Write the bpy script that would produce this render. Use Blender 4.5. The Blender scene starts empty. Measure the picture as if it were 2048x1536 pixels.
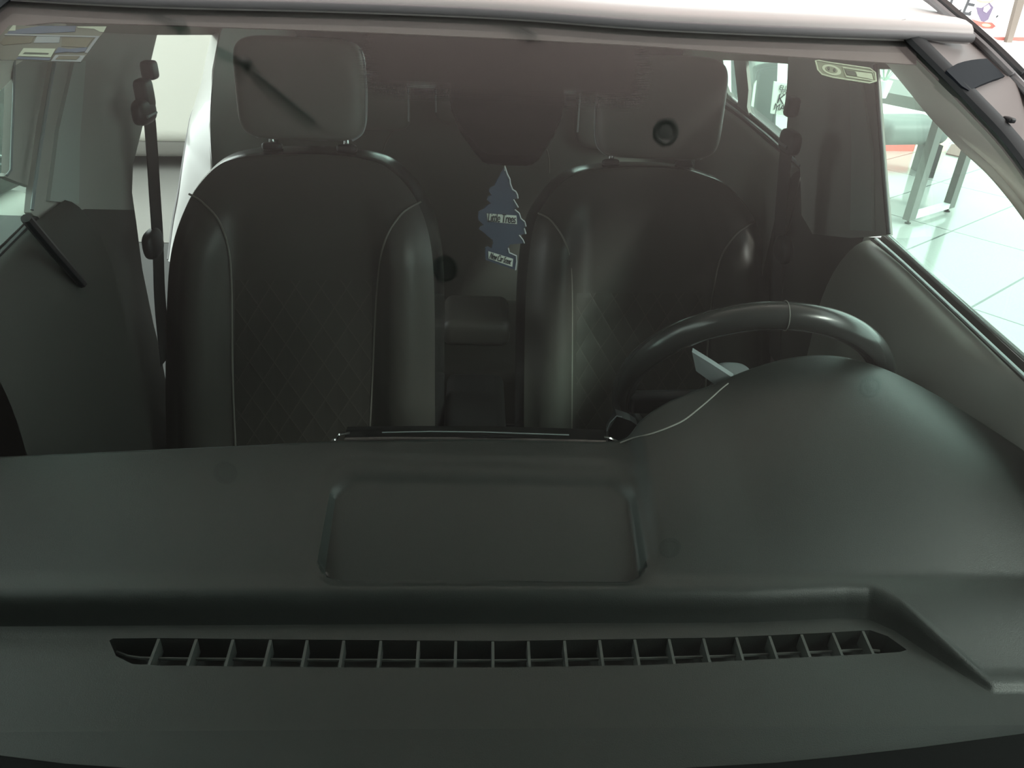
import bpy, bmesh, math, random
from mathutils import Vector as V, Matrix
random.seed(4)
PI = math.pi
sc = bpy.context.scene
COL = sc.collection

# ------------------------------------------------------------------ camera
F = 1538.0
_p, _y, _r = math.radians(30), math.radians(3.7), math.radians(2.9)
CAM = V((-.03, 0, 1.54))
FW = V((math.sin(_y)*math.cos(_p), math.cos(_y)*math.cos(_p), -math.sin(_p)))
R0 = V((math.cos(_y), -math.sin(_y), 0)); U0 = R0.cross(FW)
RT = math.cos(_r)*R0 + math.sin(_r)*U0; UP = RT.cross(FW)
cd = bpy.data.cameras.new('camera'); cam = bpy.data.objects.new('camera', cd); COL.objects.link(cam)
cd.sensor_fit = 'HORIZONTAL'; cd.sensor_width = 36; cd.lens = 36*F/2048; cd.clip_start = .02
m = Matrix((RT, UP, -FW)).transposed().to_4x4(); m.translation = CAM
cam.matrix_world = m
sc.camera = cam

# survey helpers: where a sight line of the photograph meets a real plane of the car
def ray(px, py): return FW + RT*((px-1024)/F) + UP*((768-py)/F)
def P(px, py, X=None, Y=None, Z=None):
    v = ray(px, py)
    t = ((X-CAM.x)/v.x if X is not None else (Y-CAM.y)/v.y if Y is not None else (Z-CAM.z)/v.z)
    return CAM + v*t
def PP(px, py, o, n):
    v = ray(px, py); return CAM + v*((V(o)-CAM).dot(n)/v.dot(n))
GO = V((0, .40, .93)); GS = V((0, .68, .52)).normalized(); GN = V((0, -GS.z, GS.y))   # windscreen plane, outward normal
def G(px, py, off=0.0): return PP(px, py, GO, GN) + GN*off
def glass_pt(X, Y, off=0.0): return V((X, Y, .93+(Y-.4)*.52/.68)) + GN*off
def lerp(a, b, t): return a+(b-a)*t
def interp(pts, x):
    if x <= pts[0][0]: return pts[0][1]
    for (a, b), (c, d) in zip(pts, pts[1:]):
        if x <= c: return b+(d-b)*(x-a)/(c-a) if c > a else d
    return pts[-1][1]
def sstep(a, b, x):
    t = max(0, min(1, (x-a)/(b-a))); return t*t*(3-2*t)
def catmull(pts, n=6):
    pts = [V(p) for p in pts]; out = []
    for i in range(len(pts)-1):
        p0 = pts[max(i-1, 0)]; p1 = pts[i]; p2 = pts[i+1]; p3 = pts[min(i+2, len(pts)-1)]
        for k in range(n):
            t = k/n
            out.append(.5*((2*p1)+(p2-p0)*t+(2*p0-5*p1+4*p2-p3)*t*t+(3*p1-p0-3*p2+p3)*t**3))
    return out+[pts[-1]]

# ------------------------------------------------------------------ materials
def mat(name, col, rough=.5, metal=0, spec=.5, bump=None, coat=0, noise=None):
    M = bpy.data.materials.new(name); M.use_nodes = True
    nt = M.node_tree; b = nt.nodes['Principled BSDF']
    b.inputs['Base Color'].default_value = (*col, 1); b.inputs['Roughness'].default_value = rough
    b.inputs['Metallic'].default_value = metal; b.inputs['Specular IOR Level'].default_value = spec
    b.inputs['Coat Weight'].default_value = coat
    if bump or noise:
        tc = nt.nodes.new('ShaderNodeTexCoord'); nz = nt.nodes.new('ShaderNodeTexNoise')
        nt.links.new(tc.outputs['Object'], nz.inputs['Vector'])
        if bump:
            nz.inputs['Scale'].default_value = bump[0]; nz.inputs['Detail'].default_value = 2
            bp = nt.nodes.new('ShaderNodeBump'); bp.inputs['Strength'].default_value = bump[1]; bp.inputs['Distance'].default_value = bump[2]
            nt.links.new(nz.outputs['Fac'], bp.inputs['Height']); nt.links.new(bp.outputs['Normal'], b.inputs['Normal'])
        if noise:
            n2 = nt.nodes.new('ShaderNodeTexNoise'); n2.inputs['Scale'].default_value = noise[0]; n2.inputs['Detail'].default_value = 4
            nt.links.new(tc.outputs['Object'], n2.inputs['Vector'])
            mx = nt.nodes.new('ShaderNodeMix'); mx.data_type = 'RGBA'
            mx.inputs['A'].default_value = (*col, 1); mx.inputs['B'].default_value = (*noise[1], 1)
            nt.links.new(n2.outputs['Fac'], mx.inputs['Factor']); nt.links.new(mx.outputs['Result'], b.inputs['Base Color'])
    return M

def glass_mat(name, tint, ior=1.5):
    M = bpy.data.materials.new(name); M.use_nodes = True; nt = M.node_tree
    nt.nodes.clear()
    out = nt.nodes.new('ShaderNodeOutputMaterial'); mix = nt.nodes.new('ShaderNodeMixShader')
    tr = nt.nodes.new('ShaderNodeBsdfTransparent'); tr.inputs['Color'].default_value = (*tint, 1)
    gl = nt.nodes.new('ShaderNodeBsdfGlossy'); gl.inputs['Roughness'].default_value = 0.0; gl.inputs['Color'].default_value = (1, 1, 1, 1)
    fr = nt.nodes.new('ShaderNodeFresnel'); geo = nt.nodes.new('ShaderNodeNewGeometry'); mr = nt.nodes.new('ShaderNodeMapRange')
    mr.inputs['To Min'].default_value = ior; mr.inputs['To Max'].default_value = 1/ior
    nt.links.new(geo.outputs['Backfacing'], mr.inputs['Value']); nt.links.new(mr.outputs['Result'], fr.inputs['IOR'])
    nt.links.new(fr.outputs['Fac'], mix.inputs['Fac']); nt.links.new(tr.outputs[0], mix.inputs[1]); nt.links.new(gl.outputs[0], mix.inputs[2])
    nt.links.new(mix.outputs[0], out.inputs['Surface'])
    return M

M = {}
M['dash'] = mat('dash_plastic', (.0095, .0125, .0108), .47, spec=.5, bump=(900, .35, .0006))
M['dash_mid'] = mat('grille_plastic', (.045, .050, .046), .5)
M['well'] = mat('well_black', (.012, .011, .011), .7)
M['leather'] = mat('black_leather', (.075, .070, .063), .45, bump=(260, .12, .0008))
M['leather_edge'] = mat('smooth_leather', (.030, .032, .031), .24)
M['stitch'] = mat('seam_thread', (.26, .245, .22), .7)
M['trim'] = mat('interior_plastic', (.05, .0485, .045), .55, bump=(700, .15, .0005))
M['pillar'] = mat('pillar_trim_plastic', (.38, .365, .34), .6, bump=(700, .15, .0005))
M['rear_trim'] = mat('rear_trim_plastic', (.20, .195, .18), .5, bump=(700, .15, .0005))
M['grey_leather'] = mat('grey_leather', (.23, .222, .205), .5, bump=(260, .12, .0008))
M['trim_light'] = mat('pillar_plastic', (.86, .82, .74), .6)
M['pillar_grey'] = mat('pillar_insert', (.42, .44, .415), .6)
M['belt'] = mat('belt_webbing', (.02, .02, .02), .7)
M['black'] = mat('black_plastic', (.012, .013, .015), .45)
M['dark_patch'] = mat('patch_black', (.010, .013, .018), .6, spec=.15)
M['rubber'] = mat('black_rubber', (.012, .014, .016), .6)
M['gloss'] = mat('gloss_black', (.008, .008, .008), .12)
M['chrome'] = mat('chrome', (.85, .87, .88), .12, metal=1)
M['silver'] = mat('silver_plastic', (.22, .24, .25), .35)
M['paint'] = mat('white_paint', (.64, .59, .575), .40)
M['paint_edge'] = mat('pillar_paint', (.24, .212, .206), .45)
M['rail'] = mat('ditch_grey', (.22, .21, .215), .5)
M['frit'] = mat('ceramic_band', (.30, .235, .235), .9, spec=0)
M['frit_low'] = mat('ceramic_edge', (.012, .012, .012), .9, spec=0)
M['housing'] = mat('housing_black', (.006, .005, .005), .9, spec=0)
M['liner'] = mat('headliner_cloth', (.30, .29, .26), .9)
M['carpet'] = mat('cabin_black', (.006, .006, .006), .9)
M['glass'] = glass_mat('windscreen_glass', (.93, .97, .95))
M['side_glass'] = glass_mat('green_side_glass', (.86, .97, .93))
M['tree'] = mat('blue_card', (.040, .055, .092), .7)
M['card_white'] = mat('label_white', (.62, .64, .58), .7)
M['ink'] = mat('ink_black', (.02, .022, .03), .7)
M['card_and_rimlight'] = mat('card_and_rimlight', (.55, .58, .60), .7)  # pale card edge; also colours the painted rim light on the headrests
def dot_mat():
    Md = bpy.data.materials.new('dotted_ceramic'); Md.use_nodes = True; nt = Md.node_tree; nt.nodes.clear()
    out = nt.nodes.new('ShaderNodeOutputMaterial'); mix = nt.nodes.new('ShaderNodeMixShader')
    tr = nt.nodes.new('ShaderNodeBsdfTransparent'); df = nt.nodes.new('ShaderNodeBsdfDiffuse'); df.inputs['Color'].default_value = (.022, .016, .016, 1)
    at = nt.nodes.new('ShaderNodeAttribute'); at.attribute_name = 'cover'
    tc = nt.nodes.new('ShaderNodeTexCoord'); vo = nt.nodes.new('ShaderNodeTexVoronoi'); vo.inputs['Scale'].default_value = 620; vo.inputs['Randomness'].default_value = 0
    nt.links.new(tc.outputs['Object'], vo.inputs['Vector'])
    lt = nt.nodes.new('ShaderNodeMath'); lt.operation = 'LESS_THAN'; ml = nt.nodes.new('ShaderNodeMath'); ml.operation = 'MULTIPLY'; ml.inputs[1].default_value = .80
    nt.links.new(at.outputs['Fac'], ml.inputs[0]); nt.links.new(vo.outputs['Distance'], lt.inputs[0]); nt.links.new(ml.outputs[0], lt.inputs[1])
    nt.links.new(lt.outputs[0], mix.inputs['Fac']); nt.links.new(tr.outputs[0], mix.inputs[1]); nt.links.new(df.outputs[0], mix.inputs[2]); nt.links.new(mix.outputs[0], out.inputs['Surface'])
    return Md
M['dots'] = dot_mat()
def quilt_mat():
    Mq = mat('quilted_leather', (.058, .054, .048), .5); nt = Mq.node_tree; b = nt.nodes['Principled BSDF']
    tc = nt.nodes.new('ShaderNodeTexCoord'); sp = nt.nodes.new('ShaderNodeSeparateXYZ'); nt.links.new(tc.outputs['UV'], sp.inputs[0])
    outs = []
    for sgn in (1, -1):
        a = nt.nodes.new('ShaderNodeMath'); a.operation = 'MULTIPLY_ADD'; a.inputs[1].default_value = sgn*1.55
        nt.links.new(sp.outputs['X'], a.inputs[0]); nt.links.new(sp.outputs['Y'], a.inputs[2])
        s = nt.nodes.new('ShaderNodeMath'); s.operation = 'MULTIPLY'; s.inputs[1].default_value = 1/.075; nt.links.new(a.outputs[0], s.inputs[0])
        f = nt.nodes.new('ShaderNodeMath'); f.operation = 'PINGPONG'; f.inputs[1].default_value = .5; nt.links.new(s.outputs[0], f.inputs[0])
        outs.append(f)
    mn = nt.nodes.new('ShaderNodeMath'); mn.operation = 'MINIMUM'; nt.links.new(outs[0].outputs[0], mn.inputs[0]); nt.links.new(outs[1].outputs[0], mn.inputs[1])
    pw = nt.nodes.new('ShaderNodeMath'); pw.operation = 'POWER'; pw.inputs[1].default_value = .4; nt.links.new(mn.outputs[0], pw.inputs[0])
    bp = nt.nodes.new('ShaderNodeBump'); bp.inputs['Distance'].default_value = .006; bp.inputs['Strength'].default_value = .25
    nt.links.new(pw.outputs[0], bp.inputs['Height']); nt.links.new(bp.outputs['Normal'], b.inputs['Normal'])
    lt = nt.nodes.new('ShaderNodeMath'); lt.operation = 'LESS_THAN'; lt.inputs[1].default_value = .03; nt.links.new(mn.outputs[0], lt.inputs[0])
    mx = nt.nodes.new('ShaderNodeMix'); mx.data_type = 'RGBA'; mx.inputs['A'].default_value = (.070, .065, .058, 1); mx.inputs['B'].default_value = (.088, .08, .07, 1)
    nt.links.new(lt.outputs[0], mx.inputs['Factor']); nt.links.new(mx.outputs['Result'], b.inputs['Base Color'])
    return Mq
M['quilt'] = quilt_mat()
def tile_mat(angle, sx, sy, ox, oy):
    Mt = mat('pale_floor_tile', (.72, .74, .70), .12, spec=.6); nt = Mt.node_tree; b = nt.nodes['Principled BSDF']
    tc = nt.nodes.new('ShaderNodeTexCoord'); mp = nt.nodes.new('ShaderNodeMapping'); mp.inputs['Rotation'].default_value = (0, 0, angle); mp.inputs['Location'].default_value = (ox, oy, 0)
    br = nt.nodes.new('ShaderNodeTexBrick'); br.offset = 0; br.inputs['Scale'].default_value = 1; br.inputs['Brick Width'].default_value = sx; br.inputs['Row Height'].default_value = sy
    br.inputs['Mortar Size'].default_value = .007; br.inputs['Color1'].default_value = (.40, .42, .40, 1); br.inputs['Color2'].default_value = (.38, .40, .38, 1); br.inputs['Mortar'].default_value = (.12, .135, .135, 1)
    nt.links.new(tc.outputs['Object'], mp.inputs[0]); nt.links.new(mp.outputs[0], br.inputs['Vector'])
    nz = nt.nodes.new('ShaderNodeTexNoise'); nz.inputs['Scale'].default_value = 90; nz.inputs['Detail'].default_value = 6; nt.links.new(tc.outputs['Object'], nz.inputs['Vector'])
    mx = nt.nodes.new('ShaderNodeMix'); mx.data_type = 'RGBA'; mx.blend_type = 'MULTIPLY'; mx.inputs['Factor'].default_value = .35
    nt.links.new(br.outputs['Color'], mx.inputs['A']); nt.links.new(nz.outputs['Fac'], mx.inputs['B']); nt.links.new(mx.outputs['Result'], b.inputs['Base Color'])
    return Mt

# ------------------------------------------------------------------ mesh builder
ORG = {}
class MB:
    def __init__(s): s.v = []; s.f = []; s.uv = None; s.attr = None
    def quad(s, *p):
        n = len(s.v); s.v += [V(q) for q in p]; s.f.append(tuple(range(n, n+len(p))))
    def grid(s, rows, close_u=False, close_v=False):
        n = len(s.v); R = len(rows); Cn = len(rows[0])
        for r in rows: s.v += [V(q) for q in r]
        for i in range(R if close_v else R-1):
            for j in range(Cn if close_u else Cn-1):
                a, b = n+i*Cn+j, n+i*Cn+(j+1) % Cn; c, d = n+((i+1) % R)*Cn+(j+1) % Cn, n+((i+1) % R)*Cn+j
                s.f.append((a, b, c, d))
        return s
    def prism(s, pts, vec):
        """closed polygon pushed along vec"""
        n = len(s.v); k = len(pts); vec = V(vec)
        s.v += [V(p) for p in pts] + [V(p)+vec for p in pts]
        s.f.append(tuple(range(n+k-1, n-1, -1))); s.f.append(tuple(range(n+k, n+2*k)))
        for i in range(k): s.f.append((n+i, n+(i+1) % k, n+k+(i+1) % k, n+k+i))
        return s
    def box(s, c, size, ax=None, bev=0):
        ax = ax or (V((1, 0, 0)), V((0, 1, 0)), V((0, 0, 1))); c = V(c)
        if bev:
            return s.rbox(c, size, ax, bev)
        h = [V(a)*(d/2) for a, d in zip(ax, size)]
        base = [c-h[0]-h[1]-h[2], c+h[0]-h[1]-h[2], c+h[0]+h[1]-h[2], c-h[0]+h[1]-h[2]]
        return s.prism(base, h[2]*2)
    def rbox(s, c, size, ax, r, n=4):
        """box with rounded edges"""
        hx, hy, hz = [d/2 for d in size]; r = min(r, hx*.99, hy*.99, hz*.99)
        def loop(ins, z):
            out = []
            for qx, qy, a0 in ((1, 1, 0), (-1, 1, PI/2), (-1, -1, PI), (1, -1, 1.5*PI)):
                for k in range(n+1):
                    a = a0+PI/2*k/n
                    out.append(c+ax[0]*(qx*(hx-r)+math.cos(a)*(r-ins))+ax[1]*(qy*(hy-r)+math.sin(a)*(r-ins))+ax[2]*z)
            return out
        rows = []
        for k in range(n+1):
            a = PI/2*k/n; rows.append(loop(r-r*math.sin(a) if k < n else 0, -hz+r-r*math.cos(a)))
        for k in range(n+1):
            a = PI/2*k/n; rows.append(loop(r-r*math.cos(a), hz-r+r*math.sin(a)))
        n0 = len(s.v); s.grid(rows, close_u=True); L = len(rows[0])
        s.f.append(tuple(range(n0+L-1, n0-1, -1))); e = n0+L*(len(rows)-1); s.f.append(tuple(range(e, e+L)))
        return s
    def tube(s, pts, r, n=10, cap=True, closed=False, flat=1.0, side=None):
        pts = [V(p) for p in pts]; rows = []; k = len(pts)
        up = None
        for i, p in enumerate(pts):
            t = (pts[(i+1) % k]-pts[i-1]) if closed else (pts[min(i+1, k-1)]-pts[max(i-1, 0)])
            t.normalize()
            if up is None:
                ref = V(side) if side is not None else (V((0, 0, 1)) if abs(t.z) < .9 else V((0, 1, 0)))
                up = (ref-t*ref.dot(t)).normalized()
            else: up = (up-t*up.dot(t)).normalized()
            sd = t.cross(up); rr = r(i/(k-1)) if callable(r) else r
            rows.append([p+sd*(math.cos(2*PI*j/n)*rr)+up*(math.sin(2*PI*j/n)*rr*flat) for j in range(n)])
        n0 = len(s.v); s.grid(rows, close_u=True, close_v=closed)
        if cap and not closed:
            s.f.append(tuple(range(n0+n-1, n0-1, -1))); e = n0+n*(k-1); s.f.append(tuple(range(e, e+n)))
        return s
    def disc_stack(s, c, ax, prof, n=28):
        """lathe: prof = [(radius, height)] about axis ax through c"""
        ax = V(ax).normalized(); a = ax.orthogonal().normalized(); b = ax.cross(a); c = V(c)
        rows = [[c+ax*h+a*(math.cos(2*PI*j/n)*r)+b*(math.sin(2*PI*j/n)*r) for j in range(n)] for r, h in prof]
        n0 = len(s.v); s.grid(rows, close_u=True)
        s.f.append(tuple(range(n0+n-1, n0-1, -1))); e = n0+n*(len(rows)-1); s.f.append(tuple(range(e, e+n)))
        return s
    def superbox(s, c, half, ax, e=.35, nu=40, nv=24):
        rows = []; sg = lambda w, k: math.copysign(abs(w)**k, w)
        for i in range(nv+1):
            ph = -PI/2+PI*i/nv*.998+.003
            rows.append([V(c)+ax[0]*(half[0]*sg(math.cos(ph), e)*sg(math.cos(2*PI*j/nu), e))+ax[1]*(half[1]*sg(math.cos(ph), e)*sg(math.sin(2*PI*j/nu), e))+ax[2]*(half[2]*sg(math.sin(ph), e)) for j in range(nu)])
        n0 = len(s.v); s.grid(rows, close_u=True)
        s.f.append(tuple(range(n0+nu-1, n0-1, -1))); q = n0+nu*nv; s.f.append(tuple(range(q, q+nu)))
        return s
    def build(s, name, material, parent=None, origin=None, smooth=False, angle=40):
        o = V(origin) if origin is not None else (ORG[parent.name] if parent is not None else V((0, 0, 0)))
        me = bpy.data.meshes.new(name); me.from_pydata([tuple(p-o) for p in s.v], [], s.f)
        bm = bmesh.new(); bm.from_mesh(me); bmesh.ops.recalc_face_normals(bm, faces=bm.faces); bm.to_mesh(me); bm.free()
        if s.uv:
            l = me.uv_layers.new(name='UVMap')
            for lp in me.loops: l.data[lp.index].uv = s.uv[lp.vertex_index]
        if s.attr:
            a = me.attributes.new('cover', 'FLOAT', 'POINT')
            for i, x in enumerate(s.attr): a.data[i].value = x
        me.materials.append(M[material] if isinstance(material, str) else material)
        ob = bpy.data.objects.new(name, me); COL.objects.link(ob)
        if parent is not None: ob.parent = parent
        else: ob.location = o
        ORG[ob.name] = o
        if smooth:
            for p in me.polygons: p.use_smooth = True
            if angle < 180: me.set_sharp_from_angle(angle=math.radians(angle))
        return ob

def tag(o, label, cat, group=None, kind=None):
    o['label'] = label; o['category'] = cat
    if group: o['group'] = group
    if kind: o['kind'] = kind
    return o
def thing(name, loc, label, cat, group=None):
    o = bpy.data.objects.new(name, None); COL.objects.link(o); o.location = loc; o.empty_display_size = .05
    ORG[o.name] = V(loc); return tag(o, label, cat, group)
def text(name, body, size, c, ex, ey, material, parent, squash=1.0, extrude=.0004):
    cu = bpy.data.curves.new(name, 'FONT'); cu.body = body; cu.size = size; cu.align_x = 'CENTER'; cu.align_y = 'CENTER'; cu.extrude = extrude; cu.space_character = .95
    cu.materials.append(M[material]); ob = bpy.data.objects.new(name, cu); COL.objects.link(ob)
    ex = V(ex).normalized(); ez = ex.cross(V(ey)).normalized(); ey = ez.cross(ex)
    mw = Matrix((ex*squash, ey, ez)).transposed().to_4x4(); mw.translation = V(c)-ORG[parent.name]
    bpy.context.view_layer.update()
    me = bpy.data.meshes.new_from_object(ob.evaluated_get(bpy.context.evaluated_depsgraph_get())); bpy.data.objects.remove(ob); me.transform(mw)
    me.name = name; ob = bpy.data.objects.new(name, me); COL.objects.link(ob)
    ob.parent = parent; ORG[ob.name] = ORG[parent.name]
    return ob

# ================================================================== CAR BODY
car = thing('car', (0, 1.3, 0), 'white car seen from the front through its windscreen, cabin trimmed in dark grey', 'car')
# windscreen slab
RE = [(-160, -22), (0, -6), (300, 10), (650, 19), (1000, 33), (1300, 55), (1600, 69), (1800, 76), (1850, 78), (1926, 82), (1940, 83)]   # where the roof lip meets the glass
GE = [(.547, 1.08), (.646, .934), (.70, .75), (.73, .55), (.735, .40), (.72, .352)]
edge = [glass_pt(-x-.07, y) for x, y in GE] + [glass_pt(x, y) for x, y in reversed(GE)] + [G(x, y) for x, y in RE[-4:0:-1]]
b = MB(); b.prism(edge, -GN*.005)
wind = b.build('windshield', 'glass', car)
wind['label'] = 'clear windscreen glass reflecting the ceiling'
# ceramic band along the top edge, on the inside of the glass
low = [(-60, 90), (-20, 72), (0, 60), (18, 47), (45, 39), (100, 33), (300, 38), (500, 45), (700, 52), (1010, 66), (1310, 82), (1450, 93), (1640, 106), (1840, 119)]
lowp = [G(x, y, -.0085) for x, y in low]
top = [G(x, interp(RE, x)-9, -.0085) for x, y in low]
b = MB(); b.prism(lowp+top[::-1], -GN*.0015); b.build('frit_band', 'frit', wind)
# dotted fade around the mirror mount
nu, nv = 60, 24; b = MB(); rows = []; cov = []
for j in range(nv+1):
    r = []
    for i in range(nu+1):
        u, w = i/nu, j/nv
        r.append(G(lerp(700, 1322, u), lerp(50, 82, u)+lerp(-4, 146, w), -.0105))
        du = min(u, 1-u)*622; dv = (1-w)*150
        q = 70-math.hypot(max(0, 70-du), max(0, 70-dv)); cov.append(max(0, min(1, q/62))**.9*.92)
    rows.append(r)
b.grid(rows); k = len(b.v)
b.grid([[p-GN*.0006 for p in r] for r in rows])
b.attr = cov+cov; b.build('dotted_fade', 'dots', wind)
# lower dotted ceramic edge
for pts in ([(1250, 1560), (1380, 1537), (1560, 1527), (1700, 1513), (1850, 1496), (2060, 1468), (2200, 1440), (2250, 1600), (1250, 1640)],
            [(-250, 1480), (-100, 1500), (0, 1514), (120, 1529), (250, 1538), (330, 1545), (330, 1640), (-250, 1640)]):
    b = MB(); b.prism([G(x, y, -.0085) for x, y in pts], -GN*.0015); b.build('lower_frit', 'frit_low', wind)

# roof skin with rolled front edge
re = catmull([G(x, y, .003) for x, y in RE], 5)
b = MB(); rows = []
prof = [(.002, -.006), (.000, .000), (-.001, .006), (.002, .012), (.010, .017), (.03, .021), (.12, .034), (.35, .055), (.7, .065), (1.1, .055), (1.6, .02)]
for dy, dz in prof:
    rows.append([V((p.x*(1+.10*max(0, dy)), p.y+dy, p.z+dz*(1-.25*(p.x/.62)**2 if dz > .022 else 1))) for p in re])
b.grid(rows)
roof = b.build('roof', 'paint', car, smooth=True, angle=60)
b = MB(); b.tube([p-GS*.001+GN*.003 for p in re], .0055, 10); b.build('roof_edge_shade', 'rail', car, smooth=True)  # grey tube over the rolled lip paints the dark it reflects
# headliner under the roof
b = MB()
rows = [[V((x, y, z-.012*(x/.6)**2)) for x in [-.64+1.28*i/12 for i in range(13)]] for y, z in ((1.125, 1.446), (1.15, 1.446), (1.3, 1.446), (1.7, 1.444), (2.1, 1.436), (2.5, 1.418), (2.75, 1.40))]
b.grid(rows); b.grid([[p+V((0, 0, .006)) for p in r] for r in rows]); b.build('headliner', 'liner', car, smooth=True)

# A pillars: painted outer strip, black seal, ditch rail, inner trim
def strip(pts_in, pts_out, th, name, material, parent, nn=6):
    a = catmull(pts_in, nn); c = catmull(pts_out, nn)
    b = MB(); dn = V((0, .02, -th))
    b.grid([a, c]); b.grid([[p+dn for p in a], [p+dn for p in c]]); b.grid([a, [p+dn for p in a]]); b.grid([c, [p+dn for p in c]])
    return b.build(name, material, parent, smooth=True, angle=35)
seal_in = [glass_pt(x-.004, y, .001) for x, y in ((.532, 1.098), (.547, 1.078), (.60, 1.006), (.646, .934), (.685, .82), (.71, .70), (.735, .5), (.735, .36))]
pil_in = [p+V((.010, .006, .0045)) for p in seal_in]
pil_out = [P(1925, 66, X=.632), P(1945, 84, X=.637), P(1985, 120, X=.65), P(2030, 165, X=.665), P(2075, 215, X=.685), V((.745, .70, 1.25)), V((.785, .52, 1.10)), V((.79, .38, .98))]
for sgn in (1, -1):
    mir = (lambda p: p) if sgn > 0 else (lambda p: V((-p.x-.07, p.y, p.z)))
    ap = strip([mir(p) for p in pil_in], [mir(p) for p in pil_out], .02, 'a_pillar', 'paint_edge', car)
    b = MB(); b.tube([mir(p)+V((.001*sgn, 0, .001)) for p in catmull(seal_in, 6)], lambda t: .0120, 8, flat=.55, side=GN); b.build('windshield_seal', 'rubber', ap, smooth=True)
    if sgn > 0:
        # thin dark slab crossing the pillar
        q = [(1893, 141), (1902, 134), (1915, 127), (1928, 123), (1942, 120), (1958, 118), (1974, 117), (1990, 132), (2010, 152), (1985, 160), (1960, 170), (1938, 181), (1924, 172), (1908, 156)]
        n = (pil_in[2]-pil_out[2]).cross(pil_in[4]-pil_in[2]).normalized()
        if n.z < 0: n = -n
        b = MB(); b.prism([PP(x, y, (pil_in[2]+pil_out[2])/2+n*.006, n) for x, y in q], -n*.004); b.build('pillar_patch', 'dark_patch', ap)
        b = MB(); c = G(2012, 246, .006); b.box(c, (.008, .018, .006), bev=.002); b.build('trim_clip', 'black', ap, smooth=True)
    # roof ditch rail: black channel and grey lip
    rl = [P(1848, -8, X=.61), P(1900, 34, X=.622), P(1938, 66, X=.634), P(1975, 100, X=.647), P(2018, 143, X=.662), P(2060, 188, X=.677)]
    rl += [p+V((.008, .002, .002)) for p in pil_out[5:]]
    rl = [rl[0]+(rl[0]-rl[2])*k+V((-.004*k*k, 0, -.006*k*k)) for k in (4.0, 2.6, 1.2)]+rl
    rl = catmull([mir(p) for p in rl], 6)
    b = MB(); b.tube(rl, .0052, 8); b.build('roof_lip', 'rail', car, smooth=True)
    b = MB(); b.tube([p+V((.0135*sgn, .004, -.001)) for p in rl], .0085, 8); b.build('roof_rail', 'black', car, smooth=True)
    b = MB(); b.tube([p+V((.0215*sgn, .006, -.006)) for p in rl], .004, 8); b.build('door_frame_edge', 'rail', car, smooth=True)
# inner A pillar trims
win_edge = [(1760, 96), (1798, 138), (1830, 176), (1862, 215), (1900, 255), (1935, 290), (1975, 325), (2010, 362), (2048, 410), (2100, 480)]
win_left = [(150, 50), (60, 100), (27, 130), (0, 158), (-40, 195), (-90, 240), (-150, 300), (-230, 380), (-320, 470), (-420, 560)]
a_out = [(.50, 1.095), (.545, 1.075), (.58, 1.03), (.615, .98), (.65, .92), (.675, .86), (.695, .80), (.715, .72), (.73, .66), (.735, .58)]
for sgn in (1, -1):
    A = catmull([P(x, y, X=.655) for x, y in win_edge] if sgn > 0 else [P(x, y, X=-.675) for x, y in win_left], 4)
    B = catmull([glass_pt(x+.012 if sgn > 0 else -x-.082, y, -.010) for x, y in a_out], 4); b = MB()
    rows = [[lerp(p, q, t) for p, q in zip(A, B)] for t in [i/8 for i in range(9)]]
    b.grid(rows); b.grid([[p+V((.004*sgn, .012, -.012)) for p in r] for r in rows]); b.build('pillar_trim', 'trim_light', car, smooth=True)

# ---- side walls of the cabin: polygons in the X = const planes, pushed outward
def side(name, pts, X, material, parent, th=.03):
    """pts: pixel pairs seen on the plane X, or ('yz', y, z)"""
    q = [V((X, p[1], p[2])) if p[0] == 'yz' else P(p[0], p[1], X=X) for p in pts]
    b = MB(); b.prism(q, (th if X > 0 else -th, 0, 0)); return b.build(name, material, parent)
XR, XL = .66, -.68
# driver side (picture right)
dr = thing
door_r = side('door', [(1764, 468), (1900, 590), (2048, 724), (2300, 960), ('yz', .30, .30), ('yz', 1.30, .30)], XR+.035, 'trim', car, .008)
b = MB(); sill = [P(x, y, X=XR+.01) for x, y in ((1752, 478), (1800, 520), (1900, 613), (2048, 752), (2200, 895))]
b.tube(catmull(sill, 5), .0036, 8, flat=.6); b.build('sill_trim', 'silver', door_r, smooth=True)
b = MB(); sill2 = [P(x, y, X=XR+.03) for x, y in ((1768, 464), (1850, 540), (1950, 628), (2048, 714), (2200, 852))]
b.tube(catmull(sill2, 5), .004, 8); b.build('window_seal', 'rail', door_r, smooth=True)
# upper door panel bolster with a soft roll
b = MB(); top_l = [P(x, y, X=XR+.010) for x, y in ((1740, 480), (1800, 528), (1900, 622), (2048, 764), (2200, 910))]
top_l = catmull(top_l, 5)
b.grid([[p+V((-(.06 if p.y > .9 else .06*max(0, (p.y-.8)/.1))*math.sin(t*PI/2), 0, -.14*(1-math.cos(t*PI/2)))) for p in top_l] for t in [i/8 for i in range(9)]]+[[p+V((-(.055 if p.y > .9 else .055*max(0, (p.y-.8)/.1)), 0, -.34)) for p in top_l], [p+V((.02, 0, -.55)) for p in top_l]])
b.build('door_card', 'rear_trim', door_r, smooth=True)
bp_r = side('b_pillar', [(1577, 96), (1745, 104), (1752, 180), (1763, 340), (1774, 470), (1700, 476), (1625, 468), (1603, 430), (1600, 338), (1592, 320), (1579, 290), (1572, 272), (1576, 225), (1570, 205), (1574, 170)], XR-.012, 'pillar', car, .010)
side('pillar_base', [(1728, 474), ('yz', 1.34, .30), ('yz', 1.78, .30), ('yz', 1.70, 1.08), (1600, 338), (1603, 430), (1625, 468), (1700, 476)], XR-.002, 'trim', bp_r, .034)
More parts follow.
